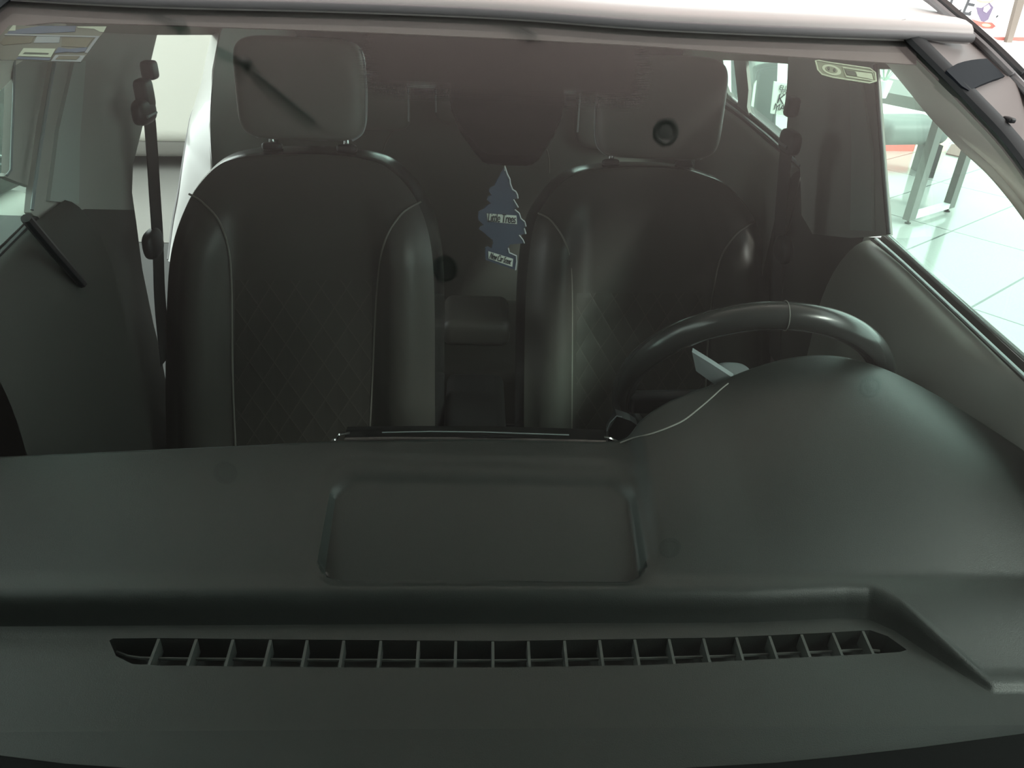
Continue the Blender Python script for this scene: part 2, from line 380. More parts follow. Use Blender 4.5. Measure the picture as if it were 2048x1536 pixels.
side('pillar_insert', [(1698, 165), (1722, 168), (1742, 300), (1744, 462), (1700, 460), (1703, 300)], XR-.018, 'pillar_grey', bp_r, .005)
b = MB(); b.tube([P(x, y, X=XR-.03) for x, y in ((1750, 130), (1758, 230), (1768, 360), (1777, 468))], .0035, 8); b.build('door_seal', 'rubber', bp_r, smooth=True)
# rear door card and sill
rd = side('rear_door', [(1436, 185), (1478, 214), (1530, 258), (1607, 326), ('yz', 1.60, .30), ('yz', 2.7, .30), ('yz', 2.7, 1.22)], XR-.004, 'trim', car, .04)
b = MB(); b.tube([P(x, y, X=XR-.01) for x, y in ((1450, 205), (1478, 226), (1530, 268), (1602, 332))], .004, 8); b.build('sill_trim', 'silver', rd, smooth=True)
b = MB(); b.tube([P(x, y, X=XR) for x, y in ((1455, 186), (1466, 200), (1486, 216), (1530, 252), (1604, 316))], .003, 8); b.build('window_seal', 'rail', rd, smooth=True)
tl = [P(x, y, X=XR-.015) for x, y in ((1430, 205), (1478, 236), (1530, 280), (1575, 318), (1600, 340))]
tl = catmull(tl, 5)
b = MB(); b.grid([[p+V((-.030*math.sin(t*PI/2), 0, -.10*(1-math.cos(t*PI/2)))) for p in tl] for t in [i/8 for i in range(9)]]+[[p+V((-.032, 0, -.5)) for p in tl]]); b.build('door_card', 'rear_trim', rd, smooth=True)
side('quarter_divider', [(1467, 118), (1491, 122), (1497, 180), (1494, 214), (1500, 236), (1474, 218), (1476, 200)], XR-.004, 'pillar', car, .008)
cp_r = side('c_pillar', [(1300, 100), (1438, 112), (1445, 160), (1453, 182), (1462, 200), (1474, 214), (1474, 240), (1300, 240)], XR-.004, 'rear_trim', car, .010)
side('roof_side', [(1300, 122), (1437, 120), (1500, 122), (1577, 128), (1577, 100), (1745, 120), (1745, 138), (1800, 138), (1815, 158), ('yz', 1.13, 1.44), ('yz', 2.7, 1.44)], XR-.006, 'liner', car, .02)
# passenger side (picture left)
door_l = side('door', [(62, 432), (0, 492), (-200, 690), ('yz', .30, .30), ('yz', 1.20, .30), (110, 500)], XL+.012, 'trim', car, .05)
b = MB(); b.tube([P(x, y, X=XL+.014) for x, y in ((70, 436), (0, 506), (-120, 622))], .006, 8, flat=.6); b.build('sill_trim', 'black', door_l, smooth=True)
b = MB(); tl = catmull([P(x, y, X=XL+.02) for x, y in ((130, 400), (76, 440), (0, 515), (-120, 640))], 5)
b.grid([[p+V((.05*math.sin(t*PI/2), 0, -.14*(1-math.cos(t*PI/2)))) for p in tl] for t in [i/8 for i in range(9)]]+[[p+V((.045, 0, -.5)) for p in tl]]); b.build('door_card', 'trim', door_l, smooth=True)
b = MB(); b.tube([P(x, y, X=XL+.075) for x, y in ((52, 436), (110, 505), (165, 568))], .007, 8); b.build('rod_reflection', 'black', door_l, smooth=True)  # black tube painting the ceiling rod's mirrored line onto the door
bp_l = side('b_pillar', [(122, 60), (315, 66), (313, 75), (300, 130), (291, 230), (266, 330), (264, 385), (269, 420), (170, 418), (80, 445), (62, 425), (66, 380), (84, 250), (108, 120)], XL+.012, 'pillar', car, .010)
side('pillar_base', [(269, 420), (272, 440), (285, 540), (307, 648), (320, 700), ('yz', 1.42, .30), ('yz', 1.10, .30), (80, 445), (170, 418)], XL+.010, 'trim', bp_l, .012)
side('pillar_insert', [(150, 120), (172, 122), (160, 280), (158, 408), (100, 402), (118, 260)], XL+.018, 'pillar_grey', bp_l, .006)
b = MB(); b.tube([P(x, y, X=XL+.03) for x, y in ((114, 100), (98, 185), (80, 300), (68, 385), (64, 420))], .0025, 8); b.build('door_seal', 'silver', bp_l, smooth=True)
df = side('door_frame', [(28, 100), (120, 55), (108, 120), (84, 250), (66, 375), (30, 362), (8, 353), (20, 346), (23, 280), (26, 200)], XL+.004, 'pillar', door_l, .012)
b = MB(); b.tube([P(x, y, X=XL+.006) for x, y in ((29, 115), (27, 200), (24, 280), (22, 340), (14, 351))], .0018, 8); b.build('frame_edge', 'silver', df, smooth=True)
# white body edge around the open rear doorway
cpl = [(441, 70), (432, 105), (421, 150), (400, 195), (382, 232), (374, 270), (366, 315), (356, 380), (345, 440), (335, 520)]
cpr = [(441, 70), (428, 135), (423, 180), (420, 240), (422, 300), (426, 360), (426, 400), (426, 430), (420, 470), (410, 540)]
b = MB(); A = catmull([P(x, y, X=-.70) for x, y in cpl], 5); B = catmull([P(x, y, X=-.60)+V((0, .0, 0)) for x, y in cpr], 5)
b.grid([[lerp(p, q, t)+V((-.02*math.sin(PI*t), 0, 0)) for p, q in zip(A, B)] for t in [i/6 for i in range(7)]])
b.grid([[lerp(p, q, t)+V((-.02*math.sin(PI*t)-.01, .03, 0)) for p, q in zip(A, B)] for t in [i/6 for i in range(7)]])
M['jamb'] = mat('door_jamb_paint', (.40, .385, .37), .30, coat=.2)
dw = b.build('doorway_edge', 'jamb', car, smooth=True)
dw['label'] = 'white painted body edge beside the open rear doorway'
b = MB(); b.tube([p+V((.004, 0, 0)) for p in A], .0055, 8); b.build('doorway_seal', 'rail', dw, smooth=True)
side('c_pillar', [(441, 66), (427, 140), (421, 250), (424, 330), (420, 470), (410, 600), ('yz', 1.75, .30), ('yz', 2.7, .30), ('yz', 2.7, 1.44), ('yz', 2.2, 1.44)], -.60, 'pillar', car, .003)
side('roof_side', [(122, 62), (313, 70), (441, 70), ('yz', 2.7, 1.30), ('yz', 2.7, 1.46), ('yz', 1.0, 1.46)], XL+.03, 'liner', car, .02)
# cabin floor, bulkhead, tailgate
b = MB(); b.box((-.01, 1.55, .27), (1.44, 2.5, .04)); b.build('cabin_floor', 'carpet', car)
b = MB(); b.prism([V((-.78, .37, .90)), V((.76, .37, .90)), V((.76, .34, .2)), V((-.78, .34, .2))], (0, .02, 0)); b.build('bulkhead', 'carpet', car)
wa, wb, wc, wd = P(785, 2, Y=2.715), P(1240, 24, Y=2.715), P(1240, 176, Y=2.715), P(785, 166, Y=2.715)
ta, tb_, tc_, td = V((-.69, 2.715, 1.44)), V((.67, 2.715, 1.44)), V((.67, 2.715, .28)), V((-.69, 2.715, .28))
b = MB()
for q_ in ((ta, tb_, wb, wa), (tb_, tc_, wc, wb), (tc_, td, wd, wc), (td, ta, wa, wd)): b.prism(q_, (0, .05, 0))
tg = b.build('tailgate', 'carpet', car)
b = MB(); b.prism((wa, wb, wc, wd), (0, .004, 0)); b.build('rear_window', 'side_glass', tg)
for px in (-.755, .735):
    b = MB(); b.prism([V((px, .34, .2)), V((px, 1.15, .2)), V((px, 1.15, 1.06)), V((px, .62, 1.05)), V((px, .36, .86))], (.02, 0, 0)); b.build('fender_panel', 'carpet', car)
# side windows
for pts, X in (([(1745, 130), (1775, 470), (2048, 716), (2300, 940), (2120, 500), (2048, 410), (1935, 290), (1862, 215), (1798, 136)], XR+.026),
               ([(1487, 118), (1577, 128), (1590, 300), (1606, 322), (1494, 220)], XR+.004), ([(1437, 118), (1470, 118), (1478, 206), (1455, 186)], XR+.004),
               ([(112, 100), (62, 430), (0, 492), (-200, 680), (-300, 300), (0, 100)], XL-.022)):
    side('side_window', pts, X, 'side_glass', car, .004)

# ================================================================== DASHBOARD
dash = thing('dashboard', (0, .6, .8), 'dark grey-green moulded dashboard filling the bottom half beneath the windscreen', 'dashboard')
BN = V((0, -.13, 1)).normalized(); BO = V((0, .54, .925))
def base_z(Y): return .925-.13*(.54-Y)
def PB(px, py): return PP(px, py, BO, BN)
s0 = [PB(x, y) for x, y in ((-500, 1266), (-200, 1258), (0, 1253), (500, 1250), (1000, 1247), (1500, 1245), (1690, 1236), (1735, 1238), (1790, 1262), (1850, 1302), (1985, 1388))]
s0 = [(p.x, p.y) for p in s0]
xt = s0[-1][0]
def Ys0(X): return interp(s0, X)
def hh(Y): return .030*sstep(.470, .582, Y)
def sh(X): return hh(Ys0(X))
rear = []
for x, y, Y in ((-400, 945, .70), (-100, 922, .733), (0, 915, .743), (240, 904, .760), (480, 893, .775), (665, 884, .783), (960, 880, .792), (1200, 886, .793), (1236, 884, .793), (1262, 874, .797), (1274, 850, .802), (1305, 824, .82), (1340, 803, .835), (1383, 786, .85), (1420, 772, .86), (1455, 762, .868), (1492, 741, .876), (1539, 721, .885), (1586, 708, .892), (1633, 702, .895), (1680, 704, .896), (1727, 714, .893), (1774, 732, .886), (1820, 755, .875), (1890, 798, .85), (1963, 843, .82), (2048, 898, .775), (2150, 968, .72), (2300, 1080, .66)):
    q = P(x, y, Y=Y); rear.append((q.x, q.y, q.z))
rY = [(a, b) for a, b, c in rear]; rZ = [(a, c) for a, b, c in rear]
def smooth_interp(pts, x):
    w = lerp(.006, .075, sstep(.20, .42, x)); return sum(interp(pts, x+w*k/4) for k in range(-4, 5))/9
YR = .598
def shelf_z(X, Y, Y1, z1):
    if Y <= YR: return base_z(Y)+hh(Y)
    t = (Y-YR)/max(1e-4, Y1-YR); hood = sstep(.12, .24, X)
    g = t+.10*math.sin(PI*t)*(1-hood)+hood*lerp(.16, .27, sstep(.40, .60, X))*math.sin(PI*t)
    return lerp(base_z(YR)+hh(YR), z1, g)
def shelf(X, t):
    """upper pad between the step (t = 0) and the rear lip (t = 1) -> Y, z"""
    Y0 = Ys0(X)+.020; Y1 = smooth_interp(rY, X); z1 = smooth_interp(rZ, X); Y = lerp(Y0, Y1, t)
    return Y, shelf_z(X, Y, Y1, z1)
def on_shelf(px, py):
    v = ray(px, py); best = None
    for k in range(2000):
        p = CAM+v*(.45+k*.0004)
        Y0 = Ys0(p.x)+.02; Y1 = smooth_interp(rY, p.x)
        if p.y < Y0: continue
        t = min(1, (p.y-Y0)/(Y1-Y0)); z = shelf(p.x, t)[1]
        if p.z <= z: return p
    return p
tc = [on_shelf(*q) for q in ((650, 1030), (1280, 1030), (960, 924), (960, 1158))]
TX0, TX1, TY1, TY0 = tc[0].x, tc[1].x, tc[2].y, tc[3].y
def tray(X, Y):
    cx, cy = (TX0+TX1)/2, (TY0+TY1)/2; hx, hy = (TX1-TX0)/2, (TY1-TY0)/2; r = .030
    qx, qy = abs(X-cx)-hx+r, abs(Y-cy)-hy+r
    d = math.hypot(max(qx, 0), max(qy, 0))+min(max(qx, qy), 0)-r
    w = max(0, min(1, (Y-TY0)/(TY1-TY0)))
    dep = lerp(.022, .003, w)
    edge_w = .006 if w < .7 else lerp(.006, .06, (w-.7)/.3)
    return -dep*sstep(.0, edge_w, -d) - .0022*(1-sstep(.0, .013, d))*(1 if d > 0 else 1)
vt = [PB(x, y) for x, y in ((219, 1281), (226, 1277), (320, 1276), (600, 1279), (1000, 1282), (1440, 1275), (1640, 1266), (1740, 1260), (1775, 1272), (1813, 1299))]
vb = [PB(x, y) for x, y in ((219, 1282), (232, 1312), (265, 1328), (320, 1331), (700, 1335), (1000, 1335), (1300, 1330), (1500, 1320), (1740, 1308), (1800, 1304), (1813, 1300))]
vtl = [(p.x, p.y) for p in vt]; vbl = [(p.x, p.y) for p in vb]
VX0, VX1 = vtl[0][0], vtl[-1][0]
xs = sorted(set([round(-.78+.003*i, 5) for i in range(521)]+[p[0] for p in vtl+vbl]+[VX0-.0006, VX1+.0006]))
cols = []
for X in xs:
    c = []
    inside = VX0 <= X <= VX1
    yb = interp(vbl, X) if inside else interp(vbl, min(max(X, VX0), VX1)); yt = interp(vtl, X) if inside else yb+.0004
    yt = max(yt, yb+.0004); ys = Ys0(X); h = base_z(ys+.02)+hh(ys+.02)-base_z(ys)
    yt = min(yt, ys-.004); yb = min(yb, yt-.0004)
    dep = .028 if inside and yt-yb > .001 else 0
    Yf = .398
    for k in range(8): Y = lerp(Yf, yb, k/8); c.append((Y, base_z(Y)))
    c.append((yb, base_z(yb))); c.append((yb, base_z(yb)-dep)); c.append((lerp(yb, yt, .5), base_z(yb)-dep)); c.append((yt, base_z(yt)-dep)); c.append((yt, base_z(yt)))
    for k in range(1, 6): Y = lerp(yt, ys, k/5); c.append((Y, base_z(Y)))
    for k in range(1, 7):
        a = PI/2*k/6; c.append((ys+.003+.017*(1-math.cos(a))+.0*k, base_z(ys)+h*math.sin(a)))
    N = 84
    for k in range(1, N+1):
        Y, z = shelf(X, k/N); c.append((Y, z+tray(X, Y)))
    Y, z = shelf(X, 1)
    for dy, dz in ((.004, -.0015), (.007, -.006), (.006, -.014), (-.02, -.05), (-.10, -.20), (-.14, -.38)): c.append((Y+dy, z+dz))
    cols.append([V((X, y, z)) for y, z in c])
b = MB(); b.grid(cols)
pad = b.build('top_pad', 'dash', dash, smooth=True, angle=50)
# defroster grille
zc = .0
b = MB(); mid = [i/60 for i in range(61)]
rows = []
xv = [lerp(VX0+.004, VX1-.02, t) for t in mid]
pts = [V((x, lerp(interp(vbl, x), interp(vtl, x), .60), base_z(.51)-.011)) for x in xv]
b.tube(pts, .0016, 6); vent = b.build('defroster_vent', 'dash_mid', dash, smooth=True)
for x0, x1 in ((316, 297), (392, 374), (466, 450), (541, 528), (613, 605), (687, 680), (761, 757), (837, 834), (911, 911), (984, 988), (1055, 1061), (1127, 1136), (1198, 1208), (1268, 1281), (1337, 1352), (1406, 1424), (1474, 1491), (1540, 1562), (1606, 1629), (1670, 1696), (1735, 1757)):
    xm = (PB(x0, 1278).x+PB(x1, 1330).x)/2
    yb, yt = interp(vbl, xm), interp(vtl, xm)
    b = MB(); b.prism([V((xm-.0014, yb, base_z(yb)-.0008)), V((xm-.0014, yt, base_z(yt)-.0008)), V((xm-.0014, yt, base_z(yt)-.020)), V((xm-.0014, yb, base_z(yb)-.020))], (.0028, 0, 0))
    b.build('fin', 'dash_mid', vent)
b = MB(); b.prism([V((x, lerp(interp(vbl, x), interp(vtl, x), .02), base_z(.5)-.0275)) for x in xv[::6]]+[V((x, lerp(interp(vbl, x), interp(vtl, x), .98), base_z(.52)-.0275)) for x in xv[::-6]], (0, 0, .001)); b.build('well_floor', 'well', vent)
# seam of the instrument hood, a lighter tube painting its edge highlight
seam = [on_shelf(x, y) for x, y in ((1240, 886), (1264, 877), (1290, 871), (1314, 864), (1340, 854), (1367, 841), (1392, 822), (1417, 801), (1440, 780), (1456, 767))]
b = MB(); b.tube(catmull([p+V((0, -.0005, .0006)) for p in seam], 4), .0010, 6); b.build('hood_seam_highlight', 'rear_trim', dash, smooth=True)
# centre screen surround peeping over the rear lip
zt = P(960, 866, Y=.835)
l, r_ = P(690, 868, Y=.835), P(1212, 874, Y=.835)
b = MB(); n = 24
rows = []
for i in range(n+1):
    t = i/n; p = lerp(l, r_, t)+V((0, 0, .0035*math.sin(PI*t)-.001))
    rows.append([p+V((0, -.018, -.05)), p+V((0, -.016, -.006)), p+V((0, -.010, -.001)), p, p+V((0, .02, -.001)), p+V((0, .02, -.07))])
b.grid(rows, close_u=True); scr = b.build('screen_surround', 'gloss', dash, smooth=True, angle=50)
b = MB(); b.tube([P(x, y, Y=.82) for x, y in ((764, 865), (860, 863), (960, 864), (1050, 867), (1138, 870))], .0008, 6); b.build('trim_line', 'silver', scr)
for pts in (((664, 880), (673, 878), (677, 870), (684, 868), (700, 866)), ((1208, 874), (1218, 875), (1229, 880), (1238, 884))):
    b = MB(); b.tube(catmull([P(x, y, Y=.812) for x, y in pts], 4), .0020, 6, flat=.6); b.build('chrome_corner', 'chrome', scr, smooth=True)
# column stalk and cowl behind the hood
b = MB(); b.prism([P(1384, 704, Y=.905), P(1420, 726, Y=.90), P(1466, 756, Y=.895), P(1458, 790, Y=.895), P(1392, 742, Y=.905)], (.004, .012, .0)); b.build('column_lever', 'silver', dash)
b = MB(); b.superbox(P(1468, 752, Y=.945), (.026, .03, .012), (V((1, 0, 0)), V((0, 1, 0)), V((0, 0, 1))), .7); b.build('column_cowl', 'silver', dash, smooth=True)

# ================================================================== STEERING WHEEL
WC = V((.386, .9715, .9685)); tilt, yw = .455, .0585
wn = V((math.sin(yw), math.cos(yw)*math.cos(tilt), math.sin(tilt))).normalized()
e1 = wn.cross(V((0, 0, 1))).normalized(); e2 = e1.cross(wn)
if e2.z < 0: e2 = -e2
if e1.x < 0: e1 = -e1
sw = thing('steering_wheel', WC, 'black leather steering wheel rising behind the instrument hood', 'steering wheel')
b = MB(); n = 120; rows = []
for i in range(n):
    a = 2*PI*i/n; rad = e1*math.cos(a)+e2*math.sin(a); c = WC+rad*.1845
    grip = 1+.10*math.exp(-((math.sin(a)-.5)/.25)**2)
    rows.append([c+rad*(.0175*math.cos(2*PI*j/18))+wn*(.0195*grip*math.sin(2*PI*j/18)) for j in range(18)])
b.grid(rows, close_u=True, close_v=True); rim = b.build('rim', 'leather_edge', sw, smooth=True)
for a in (PI/2+.02,):
    rad = e1*math.cos(a)+e2*math.sin(a); c = WC+rad*.1845
    b = MB(); b.tube([c+rad*(.0179*math.cos(2*PI*j/20))+wn*(.0205*math.sin(2*PI*j/20)) for j in range(20)], .0007, 6, closed=True); b.build('rim_stitch', 'rear_trim', rim, smooth=True)
b = MB(); b.superbox(WC-wn*.03, (.075, .065, .03), (e1, e2, wn), .6); b.build('hub', 'black', sw, smooth=True)
for a in (PI+.12, -.12, -PI/2):
    rad = e1*math.cos(a)+e2*math.sin(a); t2 = wn.cross(rad)
    b = MB(); b.rbox(WC+rad*.118-wn*.012, (.118, .045 if a > -1 else .06, .02), (rad, t2, wn), .008); b.build('spoke', 'black', sw, smooth=True)
pt = [P(x, y, Y=.90) for x, y in ((1217, 862), (1234, 833), (1262, 842), (1276, 852), (1262, 880), (1216, 884))]
b = MB(); b.prism(pt, (0, .02, 0)); st = b.build('wiper_stalk', 'black', dash)
b = MB(); b.tube([P(x, y, Y=.898) for x, y in ((1214, 862), (1220, 846), (1233, 832), (1244, 834))], .0009, 6); b.build('stalk_edge', 'silver', st)

# ================================================================== FRONT SEATS
def front_seat(label, topc, recl, outline_l, outline_r, seams, quilt_top, headrest, sleeves, base_px):
    O = P(topc[0], topc[1], Y=topc[2])
    vd = V((0, -math.sin(recl), -math.cos(recl)))           # down the backrest
    nn = V((0, -math.cos(recl), math.sin(recl)))            # out of the backrest towards the dash
    s = thing('front_seat', (O.x, O.y-.25, .30), label, 'car seat')
    ex = V((1, 0, 0))
    def S(px, py, off=0):
        q = PP(px, py, O+nn*off, nn); return q
    def uv(q): return (q.x-O.x, (q-O).dot(vd))
    L = [uv(S(x, y)) for x, y in outline_l]; Rr = [uv(S(x, y)) for x, y in outline_r]   # bottom -> top
    cl = catmull([V((a, b, 0)) for a, b in L], 8); cr = catmull([V((a, b, 0)) for a, b in Rr], 8)
    def at(u, v, n): return O+ex*u+vd*v+nn*n
    # inset curves
    loop = cl+cr[::-1]
    def inset(curve, d, sign):
        out = []
        for i, p in enumerate(curve):
            t = curve[min(i+1, len(curve)-1)]-curve[max(i-1, 0)]; t.normalize()
            out.append(p+V((t.y, -t.x, 0))*(-d*sign))
        return out
    il = inset(cl, .016, 1); ir = inset(cr, .016, -1)
    K = len(cl); Mn = 36; vtop = min(p.y for p in loop)
    rows = []; uvs = []
    for i in range(K):
        a, c = il[i], ir[i]; r = []
        for j in range(Mn+1):
            t = j/Mn; q = lerp(a, c, t); sN = abs(2*t-1)
            fade = sstep(.06, .22, q.y-vtop)
            bol = (.050*sstep(.50, .74, sN)*(1-sstep(.80, 1.0, sN)*.75))*fade
            crown = .008*(1-sN*sN)
            r.append(at(q.x, q.y, -.008+bol+crown))
        rows.append(r)
    b = MB(); b.grid(rows); back = b.build('backrest', 'leather', s, smooth=True, angle=180)
    # border rolled over the rim
    b = MB(); full_in = [rows[i][0] for i in range(K)]+[rows[i][-1] for i in range(K-1, -1, -1)]
    full_out = cl+cr[::-1]; rr = [full_in]
    for k, (nz, sc_) in enumerate(((-.014, .18), (-.030, .42), (-.050, .68), (-.068, .88), (-.084, 1.0), (-.10, .92), (-.11, .7))):
        rr.append([lerp(fi, at(fo.x, fo.y, 0), sc_)-nn*(-nz)-0*nn if k < 0 else at(lerp((fi-O).dot(ex), fo.x, sc_), lerp((fi-O).dot(vd), fo.y, sc_), nz) for fi, fo in zip(full_in, full_out)])
    b.grid(rr); b.build('border', 'leather_edge', s, smooth=True, angle=50)
    b = MB(); br = []
    for i in range(K):
        br.append([at(lerp(cl[i].x, cr[i].x, .02+.96*j/12), cl[i].y if j < 6 else cr[i].y, -.10-.02*math.sin(PI*j/12)) for j in range(13)])
    b.grid(br); b.build('back_shell', 'trim', s, smooth=True)
    # welt seams; sit on the cushion surface
    def surf(px, py):
        q = S(px, py); u, v = uv(q)
        i = min(range(K), key=lambda k: abs(cl[k].y-v)+0*k); a, c = il[i], ir[i]
        t = (u-a.x)/(c.x-a.x); sN = abs(2*t-1); fade = sstep(.06, .22, v-vtop)
        n = -.008+.050*sstep(.50, .74, sN)*(1-sstep(.80, 1.0, sN)*.75)*fade+.008*(1-sN*sN)
        return S(px, py, n+.0016)
    for sm in seams:
        b = MB(); b.tube(catmull([surf(x, y) for x, y in sm], 6), .0020, 6); b.build('piping', 'stitch', s, smooth=True)
    # quilted lower panel
    (x0, x1, y0, y1) = quilt_top; b = MB(); rows2 = []; b.uv = []
    for j in range(17):
        r = []
        for i in range(13):
            px, py = lerp(x0, x1, i/12), lerp(y0, y1, j/16); q = surf(px, py); r.append(q-nn*.0004); u, v = uv(q); b.uv.append((u, v))
        rows2.append(r)
    b.grid(rows2); b.build('quilted_panel', 'quilt', s, smooth=True)
    # seat cushion, mostly under the dash line
    b = MB(); bl, brr = at(cl[0].x, cl[0].y, .0), at(cr[0].x, cr[0].y, .0)
    cxs = (bl+brr)/2; b.superbox(V((cxs.x, cxs.y-.20, .46)), (.25, .26, .09), (ex, V((0, 1, 0)), V((0, 0, 1))), .4); b.build('seat_cushion', 'leather', s, smooth=True)
    b = MB(); b.box((cxs.x, cxs.y-.16, .335), (.40, .40, .09)); b.build('seat_rail', 'black', s)
    # headrest
    hx0, hx1, hy0, hy1, hY = headrest
    c = P((hx0+hx1)/2, (hy0+hy1)/2, Y=hY); wl = P(hx0, (hy0+hy1)/2, Y=hY); wr = P(hx1, (hy0+hy1)/2, Y=hY); tp = P((hx0+hx1)/2, hy0, Y=hY); bt = P((hx0+hx1)/2, hy1, Y=hY)
    hr = V((0, -math.cos(.12), math.sin(.12))); hu = V((0, math.sin(.12), math.cos(.12)))
    b = MB(); b.superbox(c+hr*(-.02), ((wr.x-wl.x)/2, .055, (tp.z-bt.z)/2*.97), (ex, hr, hu), .36, 56, 32); hd = b.build('headrest', 'grey_leather', s, smooth=True, angle=180)
    for sx in (-1, 1):  # pale tubes paint the window's rim light along the headrest seams
        b = MB(); w = (wr.x-wl.x)/2; h = (tp.z-bt.z)/2
        b.tube(catmull([c+ex*(sx*w*k1)+hu*(h*k2)+hr*k3 for k1, k2, k3 in ((.95, .80, -.012), (1.005, .45, -.014), (1.02, 0, -.014), (1.0, -.5, -.014), (.93, -.80, -.014), (.76, -.96, -.016))], 5),   .0026, 6); b.build('headrest_seam_glint', 'card_and_rimlight', hd, smooth=True)
    for (px, py) in sleeves:
        q = S(px, py+4, -.05)
        b = MB(); b.tube([q, q+V((0, .012, .12))], .006, 10); b.build('headrest_post', 'chrome', s, smooth=True)
        b = MB(); b.superbox(S(px, py+1, -.045), (.019, .014, .008), (ex, nn, -vd), .6, 20, 12); b.build('post_sleeve', 'black', s, smooth=True)
    return s
sl = front_seat('passenger seat on the picture\'s left with tall bolstered backrest, nearer the dashboard', (605, 290, 1.45), .24,
    [(318, 905), (316, 760), (318, 620), (324, 520), (338, 450), (362, 388), (392, 344), (432, 310), (485, 295), (545, 291), (605, 290)],
    [(886, 905), (886, 760), (886, 620), (883, 530), (874, 465), (855, 408), (822, 356), (775, 316), (725, 300), (665, 292), (606, 290)],
    [[(378, 388), (404, 404), (438, 442), (457, 500), (463, 580), (465, 750), (471, 900)], [(842, 403), (803, 428), (772, 478), (758, 540), (750, 650), (746, 740), (738, 890)]],
    (470, 745, 560, 895), (474, 728, 74, 284, 1.49), ((545, 292), (694, 296)), None)
sr = front_seat('driver seat on the picture\'s right behind the steering wheel, set further back', (1290, 319, 1.66), .30,
    [(1034, 905), (1034, 760), (1036, 620), (1042, 520), (1056, 440), (1084, 388), (1120, 350), (1160, 330), (1205, 322), (1250, 319), (1290, 319)],
    [(1560, 905), (1556, 760), (1552, 620), (1546, 520), (1526, 438), (1494, 388), (1455, 352), (1410, 334), (1370, 324), (1330, 320), (1291, 319)],
    [[(1076, 426), (1103, 442), (1130, 484), (1142, 540), (1144, 650), (1143, 880)], [(1512, 443), (1474, 468), (1442, 515), (1427, 580), (1418, 650), (1410, 800)]],
    (1150, 1410, 586, 895), (1196, 1448, 110, 322, 1.70), ((1221, 324), (1368, 327)), None)

# ================================================================== REAR BENCH
bench = thing('rear_bench', (0, 2.15, .30), 'dark rear bench seat behind the two front seats', 'car seat')
b = MB(); zt = P(850, 200, Y=2.2).z
b.superbox(V((0, 2.28, .78)), (.585, .09, .40), (V((1, 0, 0)), V((0, 1, 0)), V((0, 0, 1))), .25, 60, 30); b.build('backrest', 'grey_leather', bench, smooth=True, angle=180)
b = MB(); b.superbox(V((0, 1.98, .48)), (.585, .24, .10), (V((1, 0, 0)), V((0, 1, 0)), V((0, 0, 1))), .3, 60, 24); b.build('seat_cushion', 'leather', bench, smooth=True)
for x0, x1, y0, y1 in ((640, 823, 144, 256), (868, 1098, 116, 250), (1148, 1420, 118, 300)):
    c = P((x0+x1)/2, (y0+y1)/2, Y=2.2); w = (P(x1, y0, Y=2.2).x-P(x0, y0, Y=2.2).x)/2; h = (P(x0, y0, Y=2.2).z-P(x0, y1, Y=2.2).z)/2
    b = MB(); b.superbox(c, (w, .045, h), (V((1, 0, 0)), V((0, 1, 0)), V((0, 0, 1))), .3, 48, 24); hh = b.build('headrest', 'grey_leather', bench, smooth=True, angle=180)
    b = MB(); b.tube(catmull([c+V((w*a, -.042, h*q)) for a, q in ((-.97, -.6), (-.97, .6), (-.86, .93), (0, .985), (.86, .93), (.97, .6), (.97, -.6))], 6), .0026, 6); b.build('headrest_seam_glint', 'card_and_rimlight', hh, smooth=True)  # pale tube paints the rear window's rim light around the headrest
b = MB(); b.tube(catmull([P(x, y, Y=2.17) for x, y in ((764, 310), (772, 285), (790, 258), (820, 237))], 5), .0022, 6); b.build('bench_seam', 'stitch', bench, smooth=True)
b = MB(); b.tube(catmull([P(x, y, Y=2.17) for x, y in ((1094, 300), (1098, 322), (1098, 346))], 5), .0022, 6); b.build('bench_seam', 'stitch', bench, smooth=True)

# centre console between the front seats
con = thing('centre_console', (0, 1.2, .30), 'dark centre console with a raised armrest pad between the front seats', 'console')
q0, q1 = P(880, 650, Y=1.50), P(1026, 650, Y=1.50)
b = MB(); b.rbox(V(((q0.x+q1.x)/2, 1.25, .50)), (q1.x-q0.x-.03, .55, .38), (V((1, 0, 0)), V((0, 1, 0)), V((0, 0, 1))), .02); b.build('console_box', 'carpet', con, smooth=True)
c = P(953, 640, Y=1.55)
b = MB(); b.rbox(c, (q1.x-q0.x-.012, .16, .06), (V((1, 0, 0)), V((0, 1, 0)), V((0, 0, 1))), .02); b.build('armrest', 'leather', con, smooth=True)

